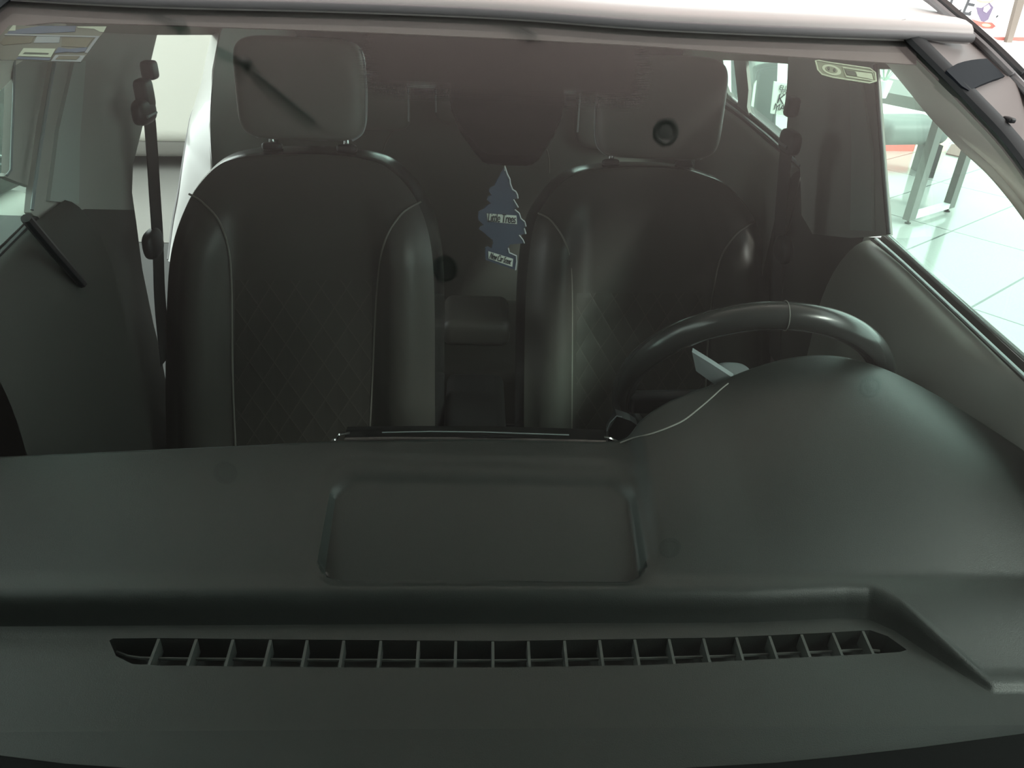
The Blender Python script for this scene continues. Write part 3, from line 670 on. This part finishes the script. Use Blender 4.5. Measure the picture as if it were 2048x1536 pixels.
# ================================================================== SEAT BELTS
def belt(label, web, wid, X, guide, buckle, extra):
    s = thing('seat_belt', P(*web[0], X=X), label, 'seat belt', None)
    A = catmull([P(x, y, X=X) for x, y in web], 5); b = MB()
    hw = wid/2
    b.grid([[p+V((0, -hw, 0)) for p in A], [p+V((0, hw, 0)) for p in A], [p+V((.002, hw, 0)) for p in A], [p+V((.002, -hw, 0)) for p in A]], close_v=True)
    b.build('webbing', 'belt', s)
    g = P(*guide, X=X); sgn = 1 if X > 0 else -1
    b = MB(); b.superbox(g, (.012, .040, .022), (V((1, 0, 0)), V((0, 1, 0)), V((0, 0, 1))), .6, 24, 14); gd = b.build('belt_guide', 'black', s, smooth=True)
    b = MB(); b.tube([g+V((-sgn*.012, -.022, -.006)), g+V((-sgn*.012, .022, -.006))], .003, 8); b.build('guide_loop', 'silver', gd, smooth=True)
    k = P(*buckle, X=X); b = MB(); b.superbox(k, (.012, .034, .026), (V((1, 0, 0)), V((0, 1, 0)), V((0, 0, 1))), .7, 24, 14); b.build('buckle_tongue', 'black', s, smooth=True)
    for nm, (x, y), (sy, sz) in extra:
        b = MB(); b.superbox(P(x, y, X=X), (.012, sy, sz), (V((1, 0, 0)), V((0, 1, 0)), V((0, 0, 1))), .4, 20, 12); b.build(nm, 'black', s, smooth=True)
    return s
belt('dark seat belt hanging on the pillar across the bright open rear doorway', [(292, 226), (298, 240), (303, 300), (308, 380), (314, 470), (316, 520), (319, 600), (330, 720)], .052, XL+.062, (288, 222), (306, 487), [('height_adjuster', (299, 140), (.017, .016)), ('adjuster_cover', (289, 188), (.021, .026))])
belt('dark seat belt hanging on the pillar beside the driver seat', [(1581, 280), (1572, 300), (1566, 360), (1560, 440), (1556, 520), (1552, 620), (1548, 720)], .060, XR-.088, (1580, 284), (1566, 500), [('height_adjuster', (1584, 214), (.014, .018))])

# ================================================================== MIRROR HOUSING
mh = [(905, 148), (899, 172), (902, 196), (914, 225), (940, 262), (962, 288), (975, 294), (1010, 297), (1060, 298), (1074, 295), (1088, 284), (1112, 248), (1126, 215), (1132, 185), (1129, 155), (1118, 122), (1098, 98), (1060, 84), (1015, 80), (970, 84), (938, 98), (918, 118)]
b = MB(); inn = [G(x, y, -.012) for x, y in mh]; cen = sum(inn, V((0, 0, 0)))/len(inn)
rows = [inn]+[[cen+(p-cen)*k-GN*dz for p in inn] for k, dz in ((1.0, .010), (.93, .026), (.75, .040), (.4, .046))]
b.grid([[cen+(p-cen)*.02 for p in inn]]+rows+[[cen+(p-cen)*.02-GN*.047 for p in inn]], close_u=True)
mo = b.build('mirror_housing', 'housing', origin=cen, smooth=True, angle=45)
tag(mo, 'black tapered mirror mount housing at the top centre of the windscreen', 'mirror housing')

# ================================================================== AIR FRESHENER
def Z7(x, y): return (930+x*.15625, 320+y*.15625)
out = [(508, 88), (540, 185), (572, 245), (576, 300), (605, 378), (645, 402), (668, 445), (674, 492), (620, 506), (652, 560), (680, 606), (634, 634), (692, 682), (712, 748), (762, 790), (778, 850), (756, 876), (776, 945), (690, 962), (738, 1018), (758, 1066), (576, 1082), (550, 1125), (566, 1188), (652, 1226), (658, 1300), (645, 1408), (268, 1282), (262, 1122), (290, 1106), (345, 1132), (364, 1062), (352, 1022), (290, 975), (240, 928), (182, 886), (205, 850), (242, 836), (180, 772), (172, 730), (182, 660), (248, 620), (304, 568), (332, 558), (286, 512), (300, 470), (342, 450), (310, 402), (322, 360), (382, 330), (412, 260), (452, 190), (490, 128)]
TO = P(1003, 440, Y=1.01); tn = V((.30, -.93, .12)).normalized()
def T(x, y, off=0): return PP(*Z7(x, y), TO+tn*off, tn)
af = thing('air_freshener', T(508, 88), 'blue pine tree shaped card air freshener hanging below the mirror housing', 'air freshener')
# card: solid slab, triangulated
bm = bmesh.new(); org = ORG[af.name]
vv = [bm.verts.new(T(x, y)-org) for x, y in out]; fc = bm.faces.new(vv)
ret = bmesh.ops.extrude_face_region(bm, geom=[fc]); ev = [g for g in ret['geom'] if isinstance(g, bmesh.types.BMVert)]
for v_ in ev: v_.co -= tn*.0022
bmesh.ops.triangulate(bm, faces=[f for f in bm.faces if len(f.verts) > 4]); bmesh.ops.recalc_face_normals(bm, faces=bm.faces)
me = bpy.data.meshes.new('tree_card'); bm.to_mesh(me); bm.free(); me.materials.append(M['tree']); card = bpy.data.objects.new('tree_card', me); COL.objects.link(card); card.parent = af; ORG[card.name] = org
for nm, idx in (('card_rim', list(range(0, 8))), ('card_rim', [8, 9, 10]), ('card_rim', list(range(11, 16))), ('card_rim', [16, 17]), ('card_rim', [18, 19, 20]), ('card_rim', list(range(22, 27)))):
    b = MB(); b.tube([T(*out[i])+tn*.0002 for i in idx], .0011, 6); b.build(nm, 'card_and_rimlight', card)
def label_plate(name, pts, txt, size, squash):
    b = MB(); b.prism([T(x, y, .0008) for x, y in pts], -tn*.0007); lp = b.build(name, 'card_white', card)
    c = sum((T(x, y, .0012) for x, y in pts), V((0, 0, 0)))/4
    text('lettering', txt, size, c, T(*pts[1])-T(*pts[0]), T(*pts[0])-T(*pts[3]), 'ink', lp, squash)
label_plate('name_plate', [(280, 685), (660, 712), (666, 822), (290, 787)], 'Little Trees', .0165, .56)
label_plate('scent_plate', [(300, 1168), (616, 1266), (606, 1368), (302, 1262)], 'New Car Scent', .0120, .46)
hm = T(508, 88)
b = MB(); b.tube([hm+V((0, 0, -.006)), lerp(hm, cen-GN*.04, .5)+V((.001, 0, 0)), cen-GN*.047], .0007, 6); b.build('string', 'card_white', af)

# ================================================================== WINDSCREEN STICKERS
def Zl(x, y): return (x*.1172, 20+y*.1172)
def Zr(x, y): return (1580+x*.1074, 90+y*.1074)
def plate(zf, pts, off, name, material, parent=None, origin=None):
    b = MB(); b.prism([G(*zf(x, y), off) for x, y in pts], -GN*.0004); return b.build(name, material, parent, origin=origin)
M['st_base'] = mat('sticker_film', (.19, .185, .15), .6); M['st_blue'] = mat('sticker_blue', (.12, .15, .22), .6); M['st_edge'] = mat('sticker_edge', (.36, .38, .40), .6)
M['st_white'] = mat('sticker_white', (.62, .66, .52), .6); M['st_tan'] = mat('sticker_tan', (.17, .15, .10), .6); M['st_dark'] = mat('sticker_dark', (.09, .10, .075), .6)
M['st_green'] = mat('sticker_green', (.27, .29, .20), .6); M['st_line'] = mat('sticker_line', (.60, .64, .48), .6)
og = G(*Zl(800, 500), -.0075)
s1 = plate(Zl, [(100, 175), (1770, 195), (1720, 295), (1660, 370), (1450, 650), (1330, 815), (820, 800), (230, 770), (-300, 770), (-100, 400)], -.0075, 'windshield_sticker', 'st_base', origin=og)
tag(s1, 'large blue-edged sticker with a white strip in the top left windscreen corner', 'sticker')
for nm, pts, off, m_ in (('blue_band', [(90, 280), (640, 190), (1250, 190), (1230, 290), (620, 320), (60, 330)], -.0070, 'st_blue'),
    ('corner_flash', [(90, 280), (170, 185), (220, 185), (210, 275)], -.0066, 'st_white'), ('corner_flash', [(1270, 200), (1775, 200), (1725, 295), (1660, 290), (1560, 240), (1280, 220)], -.0070, 'st_white'),
    ('frame_line', [(40, 330), (1660, 370), (1640, 392), (20, 352)], -.0066, 'st_edge'), ('frame_line', [(1660, 370), (1450, 660), (1400, 650), (1600, 385)], -.0066, 'st_edge'),
    ('tan_panel', [(40, 370), (540, 370), (480, 480), (0, 520), (-60, 480)], -.0070, 'st_tan'), ('pale_panel', [(590, 350), (980, 360), (960, 480), (520, 480)], -.0070, 'st_edge'),
    ('tan_panel', [(1010, 385), (1560, 390), (1430, 560), (1000, 540)], -.0070, 'st_tan'),
    ('blue_wave', [(950, 560), (1130, 590), (1300, 575), (1450, 560), (1410, 630), (1250, 650), (1100, 640), (880, 660)], -.0066, 'st_blue'),
    ('white_strip', [(355, 580), (905, 590), (820, 735), (260, 715)], -.0062, 'st_white'), ('print_bar', [(380, 655), (790, 668), (775, 692), (345, 682)], -.0058, 'st_dark'),
    ('blue_foot', [(260, 725), (820, 745), (790, 785), (220, 760)], -.0066, 'st_blue'), ('pale_foot', [(900, 690), (1410, 700), (1330, 810), (820, 795)], -.0068, 'st_edge'), ('tan_foot', [(960, 710), (1320, 715), (1260, 775), (900, 770)], -.0063, 'st_tan')):
    plate(Zl, pts, off, nm, m_, s1)
og = G(*Zr(1050, 420), -.0075)
s2 = plate(Zr, [(505, 215), (580, 205), (760, 240), (1100, 290), (1540, 355), (1640, 430), (1665, 600), (1530, 640), (1100, 575), (840, 535), (640, 480), (560, 390)], -.0075, 'windshield_sticker', 'st_green', origin=og)
tag(s2, 'small pale green sticker with oval emblem near the top right of windscreen', 'sticker')
def zl_line(zf, pts, w, off, name, parent, closed=False):
    q = [G(*zf(x, y), off) for x, y in pts]; b = MB(); b.tube(q, w, 6, closed=closed, flat=.3, side=GN); return b.build(name, 'st_line', parent)
zl_line(Zr, [(515, 215), (580, 210), (760, 245), (1100, 295), (1540, 360), (1635, 435), (1655, 595), (1530, 630), (1100, 565), (840, 525), (640, 470), (560, 385)], .0011, -.0068, 'border_line', s2, True)
def ell(cx, cy, a, b_, rot, n=28): return [(cx+a*math.cos(t)*math.cos(rot)-b_*math.sin(t)*math.sin(rot), cy+a*math.cos(t)*math.sin(rot)+b_*math.sin(t)*math.cos(rot)) for t in [2*PI*i/n for i in range(n)]]
plate(Zr, ell(820, 385, 185, 88, .30), -.0070, 'emblem_disc', 'st_line', s2); plate(Zr, ell(815, 385, 120, 55, .30), -.0066, 'emblem_centre', 'st_green', s2)
for cx, cy in ((760, 365), (870, 395)): plate(Zr, ell(cx, cy, 22, 34, -.2, 14), -.0062, 'emblem_mark', 'st_dark', s2)
zl_line(Zr, [(1025, 345), (1590, 432), (1640, 600), (1090, 512)], .0011, -.0066, 'panel_line', s2, True)
plate(Zr, [(1070, 385), (1250, 415), (1285, 500), (1110, 478)], -.0068, 'print_block', 'st_dark', s2); plate(Zr, [(1270, 420), (1570, 455), (1600, 570), (1300, 510)], -.0068, 'pale_block', 'st_line', s2)

# ================================================================== SETTING
def struct(o): o['kind'] = 'structure'; return o
M['tile'] = tile_mat(-.663, 1.24, .623, -.46, .029)
b = MB(); b.box((8.0, 7.0, -.05), (14.2, 16, .1)); struct(b.build('floor', 'tile'))
M['bounce_cut'] = mat('bounce_cut_dark', (.055, .055, .055), .85)  # dark tone put on unseen ground to cut bounce onto the ceiling
b = MB(); b.box((1, 3, -.16), (26, 24, .1)); struct(b.build('unseen_dark_ground', 'bounce_cut'))
b = MB(); b.box((-2.0, 5.0, -.05), (5.78, 20, .1)); struct(b.build('unseen_dark_ground_left', 'bounce_cut'))
M['ceil'] = mat('ceiling_paint', (.140, .124, .120), .9, noise=(.5, (.131, .116, .112)))
M['shade_wallp'] = mat('shade_wall_dark', (.05, .05, .05), .9, spec=0); M['wallw'] = mat('white_wall', (.86, .86, .85), .8)
b = MB(); b.prism([V((x, y, 3.2)) for x, y in ((-2.0, -1.4), (2.60, -1.4), (2.30, -.1), (2.20, .3), (2.12, .7), (2.08, 1.0), (2.08, 4.5), (-2.0, 4.5))], (0, 0, .1)); struct(b.build('ceiling', 'ceil'))
b = MB(); b.box((-1.2, -1.45, 1.6), (7.6, .1, 3.2)); struct(b.build('shade_wall_front', 'shade_wallp'))  # unseen wall set close and dark to dim the dash and its veil
b = MB(); b.box((-3.2, -.4, 1.6), (.1, 2.0, 3.2)); struct(b.build('shade_wall_left', 'shade_wallp'))  # unseen dark stub added to block sky light from the front left
b = MB(); b.box((5.5, 9.05, 1.7), (6.2, .1, 3.4)); struct(b.build('wall_back', 'wallw'))

# poster wall
def W(px, py, Y=8.98): return P(px, py, Y=Y)
def Z1(x, y): return (1780+x*.1309, y*.1309)
M['p_white'] = mat('poster_white', (.88, .88, .87), .6); M['p_purple'] = mat('poster_purple', (.12, .09, .15), .6); M['p_lilac'] = mat('poster_lilac', (.34, .26, .36), .6)
M['p_red'] = mat('poster_red', (.38, .10, .08), .6); M['p_yel'] = mat('poster_cream', (.60, .45, .22), .6); M['p_wood'] = mat('post_wood', (.15, .12, .10), .6); M['p_char'] = mat('poster_ink', (.04, .04, .045), .6)
pt = [W(1790, -60), W(2036, -60), W(2006, 84), W(1880, 88)]
po = MB().prism([W(1780, -200), W(2060, -200), W(2009, 84), W(1840, 84)], (0, -.012, 0)).build('poster', 'p_white', origin=W(1950, 84))
tag(po, 'white wall poster with dark lettering and a purple and red picture, top right', 'poster')
def art(name, pts, m_, lift): return MB().prism([W(*Z1(x, y), Y=8.966-lift) for x, y in pts], (0, -.002, 0)).build(name, m_, po)
art('purple_shape', [(1320, 110), (1400, 120), (1520, 40), (1580, 112), (1500, 300), (1440, 335), (1390, 320), (1335, 200)], 'p_purple', 0)
art('lilac_patch', [(1430, 110), (1510, 60), (1540, 120), (1470, 200), (1420, 170)], 'p_lilac', .003)
art('cream_top', ell(1455, 5, 130, 42, 0, 20), 'p_yel', .001); art('white_top', ell(1455, -6, 95, 26, 0, 20), 'p_white', .004)
art('red_plate', [(1240, 290), (1380, 330), (1560, 345), (1615, 400), (1560, 440), (1420, 435), (1330, 380)], 'p_red', .001); art('cream_dots', ell(1470, 385, 70, 25, .1, 16), 'p_yel', .004)
for pts in ([(1195, 195), (1240, 165), (1250, 180), (1210, 218)], [(1615, 262), (1640, 230), (1658, 240), (1630, 272)]): art('dark_fleck', pts, 'p_char', .001)
a0, a1 = W(*Z1(900, 30), Y=8.96), W(*Z1(1120, 75), Y=8.96)
text('lettering', 'RCE', .30, W(*Z1(1005, 45), Y=8.955), a1-a0, V((0, 0, 1)), 'p_char', po, .85, .002)
mu = MB().prism([W(*Z1(1930, -100), Y=8.9), W(*Z1(2045, -100), Y=8.9), W(*Z1(1810, 655), Y=8.9), W(*Z1(1735, 645), Y=8.9)], (0, -.06, 0)).build('wooden_post', 'p_wood', origin=W(2012, 84, Y=8.9))
tag(mu, 'brown wooden post standing at the right edge of the poster', 'post')
zp = P(2012, 84, Y=8.9).z
b = MB(); b.box((5.5, 8.86, zp/2), (6.2, .28, zp-.002)); struct(b.build('trim_1', 'wallw'))
rs = MB().prism([W(1985, 74, Y=8.93), W(2048, 74, Y=8.93), W(2120, 78, Y=8.93), W(2120, 85, Y=8.93), W(1995, 80, Y=8.93)], (0, -.03, 0)).build('red_board', 'p_red', origin=W(2050, 80, Y=8.9))
tag(rs, 'thin red board along the foot of the wall by the wooden post', 'board')

# table outside
M['tab'] = mat('table_grey', (.10, .102, .095), .5); M['tab_edge'] = mat('table_pale', (.55, .60, .58), .4); M['cush'] = mat('cushion_grey', (.12, .135, .13), .5)
f1 = P(1815, 447, Z=.0); e_ = V((.82, .57, 0)); l_ = V((-.50, .866, 0)); f1 = V((f1.x, f1.y, 0))
tb = thing('table', f1, 'grey outdoor table on flat metal leg frames, seen through the right side window', 'table')
zz = V((0, 0, 1)); Wt = .54; Hh = .70; bw = .085
for k in (0, .80):
    o_ = f1+l_*k
    b = MB(); b.box(o_+e_*.0+zz*(Hh/2+.02), (.085, .05, Hh-.02), (e_, l_, zz)); lf = b.build('leg', 'tab', tb)
    b = MB(); b.box(o_+e_*Wt+zz*(Hh/2+.02), (.085, .05, Hh-.02), (e_, l_, zz)); b.build('leg', 'tab', tb)
    b = MB(); b.box(o_+e_*(Wt/2)+zz*.05, (Wt-.085, .05, .035), (e_, l_, zz)); b.build('foot_rail', 'tab_edge', tb)
    for q in (0, Wt):
        b = MB(); b.disc_stack(o_+e_*q, zz, [(.02, 0), (.02, .008), (.008, .012), (.008, .034)], 12); b.build('glide', 'black', tb)
b = MB(); b.box(f1+l_*.40+e_*(Wt/2)+zz*(Hh+.045), (Wt+.10, .98, .07), (e_, l_, zz)); b.build('table_top', 'tab', tb)
# bench with grey roll cushion, striped mat, plant
bc = P(1808, 258, Y=6.3)
be = thing('bench', (bc.x, bc.y, 0), 'grey cushioned bench standing beyond the outdoor table', 'bench')
b = MB(); b.rbox(V((bc.x, bc.y, bc.z)), (.62, .4, .19), (V((.98, .2, 0)), V((-.2, .98, 0)), zz), .08, 6); b.build('cushion', 'cush', be, smooth=True)
for sx in (-.26, .26):
    b = MB(); b.box((bc.x+sx, bc.y, (bc.z-.09)/2), (.04, .3, max(.05, bc.z-.09))); b.build('leg', 'black', be)
M['m_red'] = mat('red_paint', (.75, .10, .08), .5); M['m_cream'] = mat('cream_paint', (.80, .66, .52), .5)
kp = P(1806, 300, Z=0)
kb = thing('kerb_block', (kp.x, kp.y, 0), 'low red and cream kerb block lying on the floor behind the table', 'kerb')
ka = V((.995, .1, 0)); kb2 = V((-.1, .995, 0))
b = MB(); b.box(V((kp.x-.10, kp.y, .10)), (.34, .12, .20), (ka, kb2, zz)); b.build('red_end', 'm_red', kb)
b = MB(); b.box(V((kp.x+.24, kp.y+.035, .10)), (.33, .12, .20), (ka, kb2, zz)); b.build('cream_end', 'm_cream', kb)
M['mat_brown'] = mat('mat_brown', (.20, .13, .12), .9)
mp_ = [P(x, y, Z=.012) for x, y in ((1892, 306), (1903, 288), (1926, 288), (1918, 312))]
dm = MB().prism(mp_, (0, 0, -.010)).build('doormat', 'mat_brown', origin=sum(mp_, V((0, 0, 0)))/4); tag(dm, 'small brown doormat on the floor between the table legs', 'doormat')
# leafy plant on the table
M['leaf'] = mat('leaf_pale', (.30, .42, .34), .6); M['pot'] = mat('pot_white', (.75, .78, .75), .5)
pc = P(1762, 188, Z=.80); pc = V((pc.x, pc.y, .78))
pl = thing('potted_plant', pc, 'small spiky pale green plant in a white pot on the outdoor table', 'plant')
b = MB(); b.disc_stack(pc, zz, [(.035, 0), (.045, .06), (.05, .10), (.045, .10)], 18); b.build('pot', 'pot', pl, smooth=True)
for k in range(9):
    a = 2*PI*k/9+.2; dr_ = V((math.cos(a)*.12, math.sin(a)*.12, .20 if k % 2 else .12))
    b = MB(); b.tube([pc+zz*.09, pc+zz*.10+dr_*.55, pc+zz*.09+dr_], lambda t: .009*math.sin(PI*(.12+.85*t)), 6, flat=.3); b.build('leaf', 'leaf', pl)
# board and cabinet behind the rear side window
M['cab'] = mat('cabinet_dark', (.14, .16, .155), .4); M['board'] = mat('board_white', (.75, .80, .72), .6)
YB = 6.4
cb = thing('display_cabinet', P(1525, 250, Y=YB), 'dark grey display cabinet seen through the rear side window', 'cabinet')
b = MB(); b.prism([P(1491, 110, Y=YB), P(1556, 110, Y=YB), P(1551, 250, Y=YB), P(1491, 250, Y=YB)], (0, .4, 0)); b.build('cabinet_body', 'cab', cb)
q0, q1 = P(1491, 250, Y=YB), P(1551, 250, Y=YB)
b = MB(); b.prism([q0, q1, V((q1.x, YB, .0)), V((q0.x, YB, .0))], (0, .4, 0)); b.build('plinth', 'cab', cb)
b = MB(); b.prism([P(1507, 168, Y=YB-.01), P(1512, 160, Y=YB-.01), P(1504, 228, Y=YB-.01), P(1499, 230, Y=YB-.01)], (0, -.02, 0)); b.build('door_edge', 'board', cb)
nb = thing('notice_board', P(1555, 235, Y=YB-.3), 'white standing notice board with black lettering beside the dark cabinet', 'sign')
YN = YB-.3
b = MB(); b.prism([P(1549, 163, Y=YN), P(1600, 171, Y=YN), P(1594, 235, Y=YN), P(1542, 227, Y=YN)], (0, .02, 0)); b.build('board_panel', 'board', nb)
for (bx, by, tx, sz) in ((1567, 176, 'ELL', .05), (1566, 186, 'TO', .04), (1562, 199, 'K', .10), (1559, 215, 'MA', .07)):
    text('lettering', tx, sz, P(bx, by, Y=YN-.006), P(1580, 166, Y=YN)-P(1549, 162, Y=YN), V((0, 0, 1)), 'ink', nb, .9, .001)
for sx in (1550, 1590):
    q = P(sx, 226, Y=YN+.01); b = MB(); b.tube([V((q.x, q.y, 0)), V((q.x, q.y, q.z+.05))], .012, 8); b.build('board_leg', 'cab', nb)

# parked cars on the passenger side
M['van'] = mat('cream_paint_body', (.66, .65, .585), .4); M['clad'] = mat('sill_grey', (.16, .155, .14), .5); M['car_grey'] = mat('grey_paint', (.03, .029, .027), .7, spec=.1)
M['carglass'] = mat('tinted_glass', (.06, .065, .06), .08); M['car_pale'] = mat('pale_paint', (.48, .48, .44), .5)
XV = -2.2
z1 = P(310, 292, X=XV).z
YV = 5.55; zc_ = P(312, 290, Y=YV).z
vn = thing('van', (-2.5, YV+1.6, 0), 'cream van parked across the view beyond the open rear doorway on the left', 'van')
b = MB(); b.rbox(V((-2.5, YV+1.6, zc_+.85)), (2.9, 3.2, 1.7), (V((.995, .1, 0)), V((-.1, .995, 0)), zz), .10, 6); b.build('body', 'van', vn, smooth=True)
b = MB(); b.rbox(V((-2.5, YV+1.6, zc_/2+.06)), (2.8, 3.1, zc_-.06), (V((.995, .1, 0)), V((-.1, .995, 0)), zz), .05, 4); b.build('bumper', 'clad', vn, smooth=True)
for x in (-3.6, -1.4):
    b = MB(); b.disc_stack(V((x-.1, YV+1.2, .30)), V((1, 0, 0)), [(.20, 0), (.30, .02), (.30, .16), (.2, .18)], 28); b.build('wheel', 'rubber', vn, smooth=True)
M['grey_floor'] = mat('grey_floor', (.20, .195, .185), .25)
b = MB(); b.box((-3.4, 6.6, .002), (5.0, 4.9, .004)); struct(b.build('path', 'grey_floor'))
XG = -1.85
gc = thing('parked_car', (XG-.8, 2.6, 0), 'dark grey car with a pale lower body parked at the far left', 'car')
q = lambda x, y, X=XG: P(x, y, X=X)
zb = q(60, 372).z; yb_ = q(62, 372).y; yw_ = q(22, 250).y
b = MB(); b.prism([V((XG, yb_+.05, zb-.02)), V((XG, yb_-1.6, zb+.05)), V((XG, yb_-1.9, .18)), V((XG, yb_+.02, .18))], (-1.5, 0, 0)); bo = b.build('body', 'car_pale', gc, smooth=True); bv = bo.modifiers.new('round', 'BEVEL'); bv.width = .07; bv.segments = 4
zc2 = q(12, 168, XG-.1).z
b = MB(); b.prism([V((XG-.02, yb_+.5, zb-.02)), V((XG-.10, yb_+.45, zc2)), V((XG-.10, yb_-.9, zc2)), V((XG-.02, yb_-1.5, zb+.03))], (-1.4, 0, 0)); bo = b.build('cabin', 'car_grey', gc, smooth=True); bv = bo.modifiers.new('round', 'BEVEL'); bv.width = .05; bv.segments = 4
b = MB(); b.prism([q(23, 345, XG-.0), q(8, 353, XG), q(-80, 348, XG), q(-120, 240, XG), q(-40, 190, XG), q(22, 215, XG), q(24, 280, XG)], (-.03, 0, 0)); b.build('window', 'carglass', gc)
b = MB(); b.tube([q(x, y, XG+.01) for x, y in ((-60, 298), (0, 312), (21, 317))], .006, 8); b.build('trim_strip', 'chrome', gc)
b = MB(); b.tube([q(x, y, XG+.01) for x, y in ((-60, 314), (0, 328), (20, 334))], .004, 8); b.build('trim_strip', 'silver', gc)
for y in (yb_-1.4,):
    b = MB(); b.disc_stack(V((XG-.25, y, .28)), V((1, 0, 0)), [(.18, 0), (.28, .02), (.28, .2), (.18, .22)], 28); b.build('wheel', 'rubber', gc, smooth=True)

# ceiling fixtures that the windscreen mirrors
def refl(px, py, z):
    g = G(px, py); v = ray(px, py).normalized(); r = v-GN*(2*v.dot(GN)); return g+r*((z-g.z)/r.z)
M['lamp'] = mat('fitting_black', (.01, .01, .01), .5); M['lampring'] = mat('fitting_grey', (.035, .035, .035), .5)
for (px, py), lb in zip(((890, 535), (1332, 262), (450, 945), (1340, 1095), (1742, 772)), ('round unlit ceiling downlight mirrored beside the passenger seat edge', 'round unlit ceiling downlight mirrored over the driver headrest', 'round unlit ceiling downlight mirrored left of the dashboard tray', 'round unlit ceiling downlight mirrored right of the dashboard tray', 'round unlit ceiling downlight mirrored on the instrument hood')):
    c = refl(px, py, 3.2)
    d_ = thing('downlight', c, lb, 'downlight', None)
    b = MB(); b.disc_stack(c, -zz, [(.046, -.002), (.046, .002), (.036, .004), (.032, .001)], 28); b.build('bezel', 'lamp', d_, smooth=True)
    b = MB(); b.disc_stack(c, -zz, [(.024, .0), (.024, .002), (.014, .003)], 24); b.build('lamp_bulb', 'lampring', d_, smooth=True)
def rod(name, p, q, r, lb, ball=None):
    a, b_ = refl(*p, 3.188), refl(*q, 3.188); o = thing(name, a, lb, 'rod')
    b = MB(); b.tube([a, b_], r, 8); b.build('bar', 'lamp', o)
    if ball:
        b = MB(); b.superbox(refl(*ball, 3.188), (.022, .018, .018), (V((1, 0, 0)), V((0, 1, 0)), zz), 1.0, 16, 10); b.build('end_knob', 'lampring', o, smooth=True)
rod('ceiling_rod', (250, -6), (345, 40), .006, 'thin dark ceiling rod with end knob mirrored at the top left edge', (358, 45))
rod('ceiling_rod', (425, 88), (482, 118), .005, 'thin dark ceiling rod with end knob mirrored over the white doorway', (490, 122))
rod('ceiling_rod', (508, 143), (628, 240), .006, 'thick dark ceiling rod mirrored over the passenger headrest')
rod('ceiling_rod', (965, 14), (1075, 70), .007, 'dark ceiling rod mirrored in the band above the mirror housing')
rod('ceiling_rod', (52, 438), (165, 570), .0065, 'dark ceiling rod mirrored over the passenger door at far left')

# ================================================================== LIGHT
w = bpy.data.worlds.new('world'); sc.world = w; w.use_nodes = True
bg = w.node_tree.nodes['Background']; bg.inputs['Color'].default_value = (.93, 1.0, .98, 1); bg.inputs['Strength'].default_value = 4.2
sd = bpy.data.lights.new('sun', 'SUN'); sd.energy = 4.2; sd.angle = math.radians(12); sd.color = (1, .97, .92)
so = bpy.data.objects.new('sun', sd); COL.objects.link(so); so.rotation_euler = V((-.6, .5, -.62)).to_track_quat('-Z', 'Y').to_euler()
def lamp(loc, size, power, col=(1, .95, .88)):
    ld = bpy.data.lights.new('ceiling_lamp', 'AREA'); ld.shape = 'RECTANGLE'; ld.size, ld.size_y = size; ld.energy = power; ld.color = col
    lo = bpy.data.objects.new('ceiling_lamp', ld); COL.objects.link(lo); lo.location = loc; return lo

for ux, uy, pw in ((-1.3, 2.08, 190), (-.3, 2.08, 145), (.85, 2.08, 285), (2.0, 1.45, 105)):  # added spots without fittings; they brighten the ceiling mirrored in the glass
    ld = bpy.data.lights.new('added_uplight', 'SPOT'); ld.energy = pw; ld.color = (1, .89, .85); ld.shadow_soft_size = .12; ld.spot_size = math.radians(165); ld.spot_blend = .4
    lo = bpy.data.objects.new('added_uplight', ld); COL.objects.link(lo); lo.location = (ux, uy, 2.67); lo.rotation_euler = (PI, 0, 0)

sc.view_settings.view_transform = 'Standard'; sc.view_settings.look = 'None'; sc.view_settings.gamma = 1; sc.view_settings.use_curve_mapping = False
sc.view_settings.exposure = .06
sc.cycles.max_bounces = 8; sc.cycles.transparent_max_bounces = 24
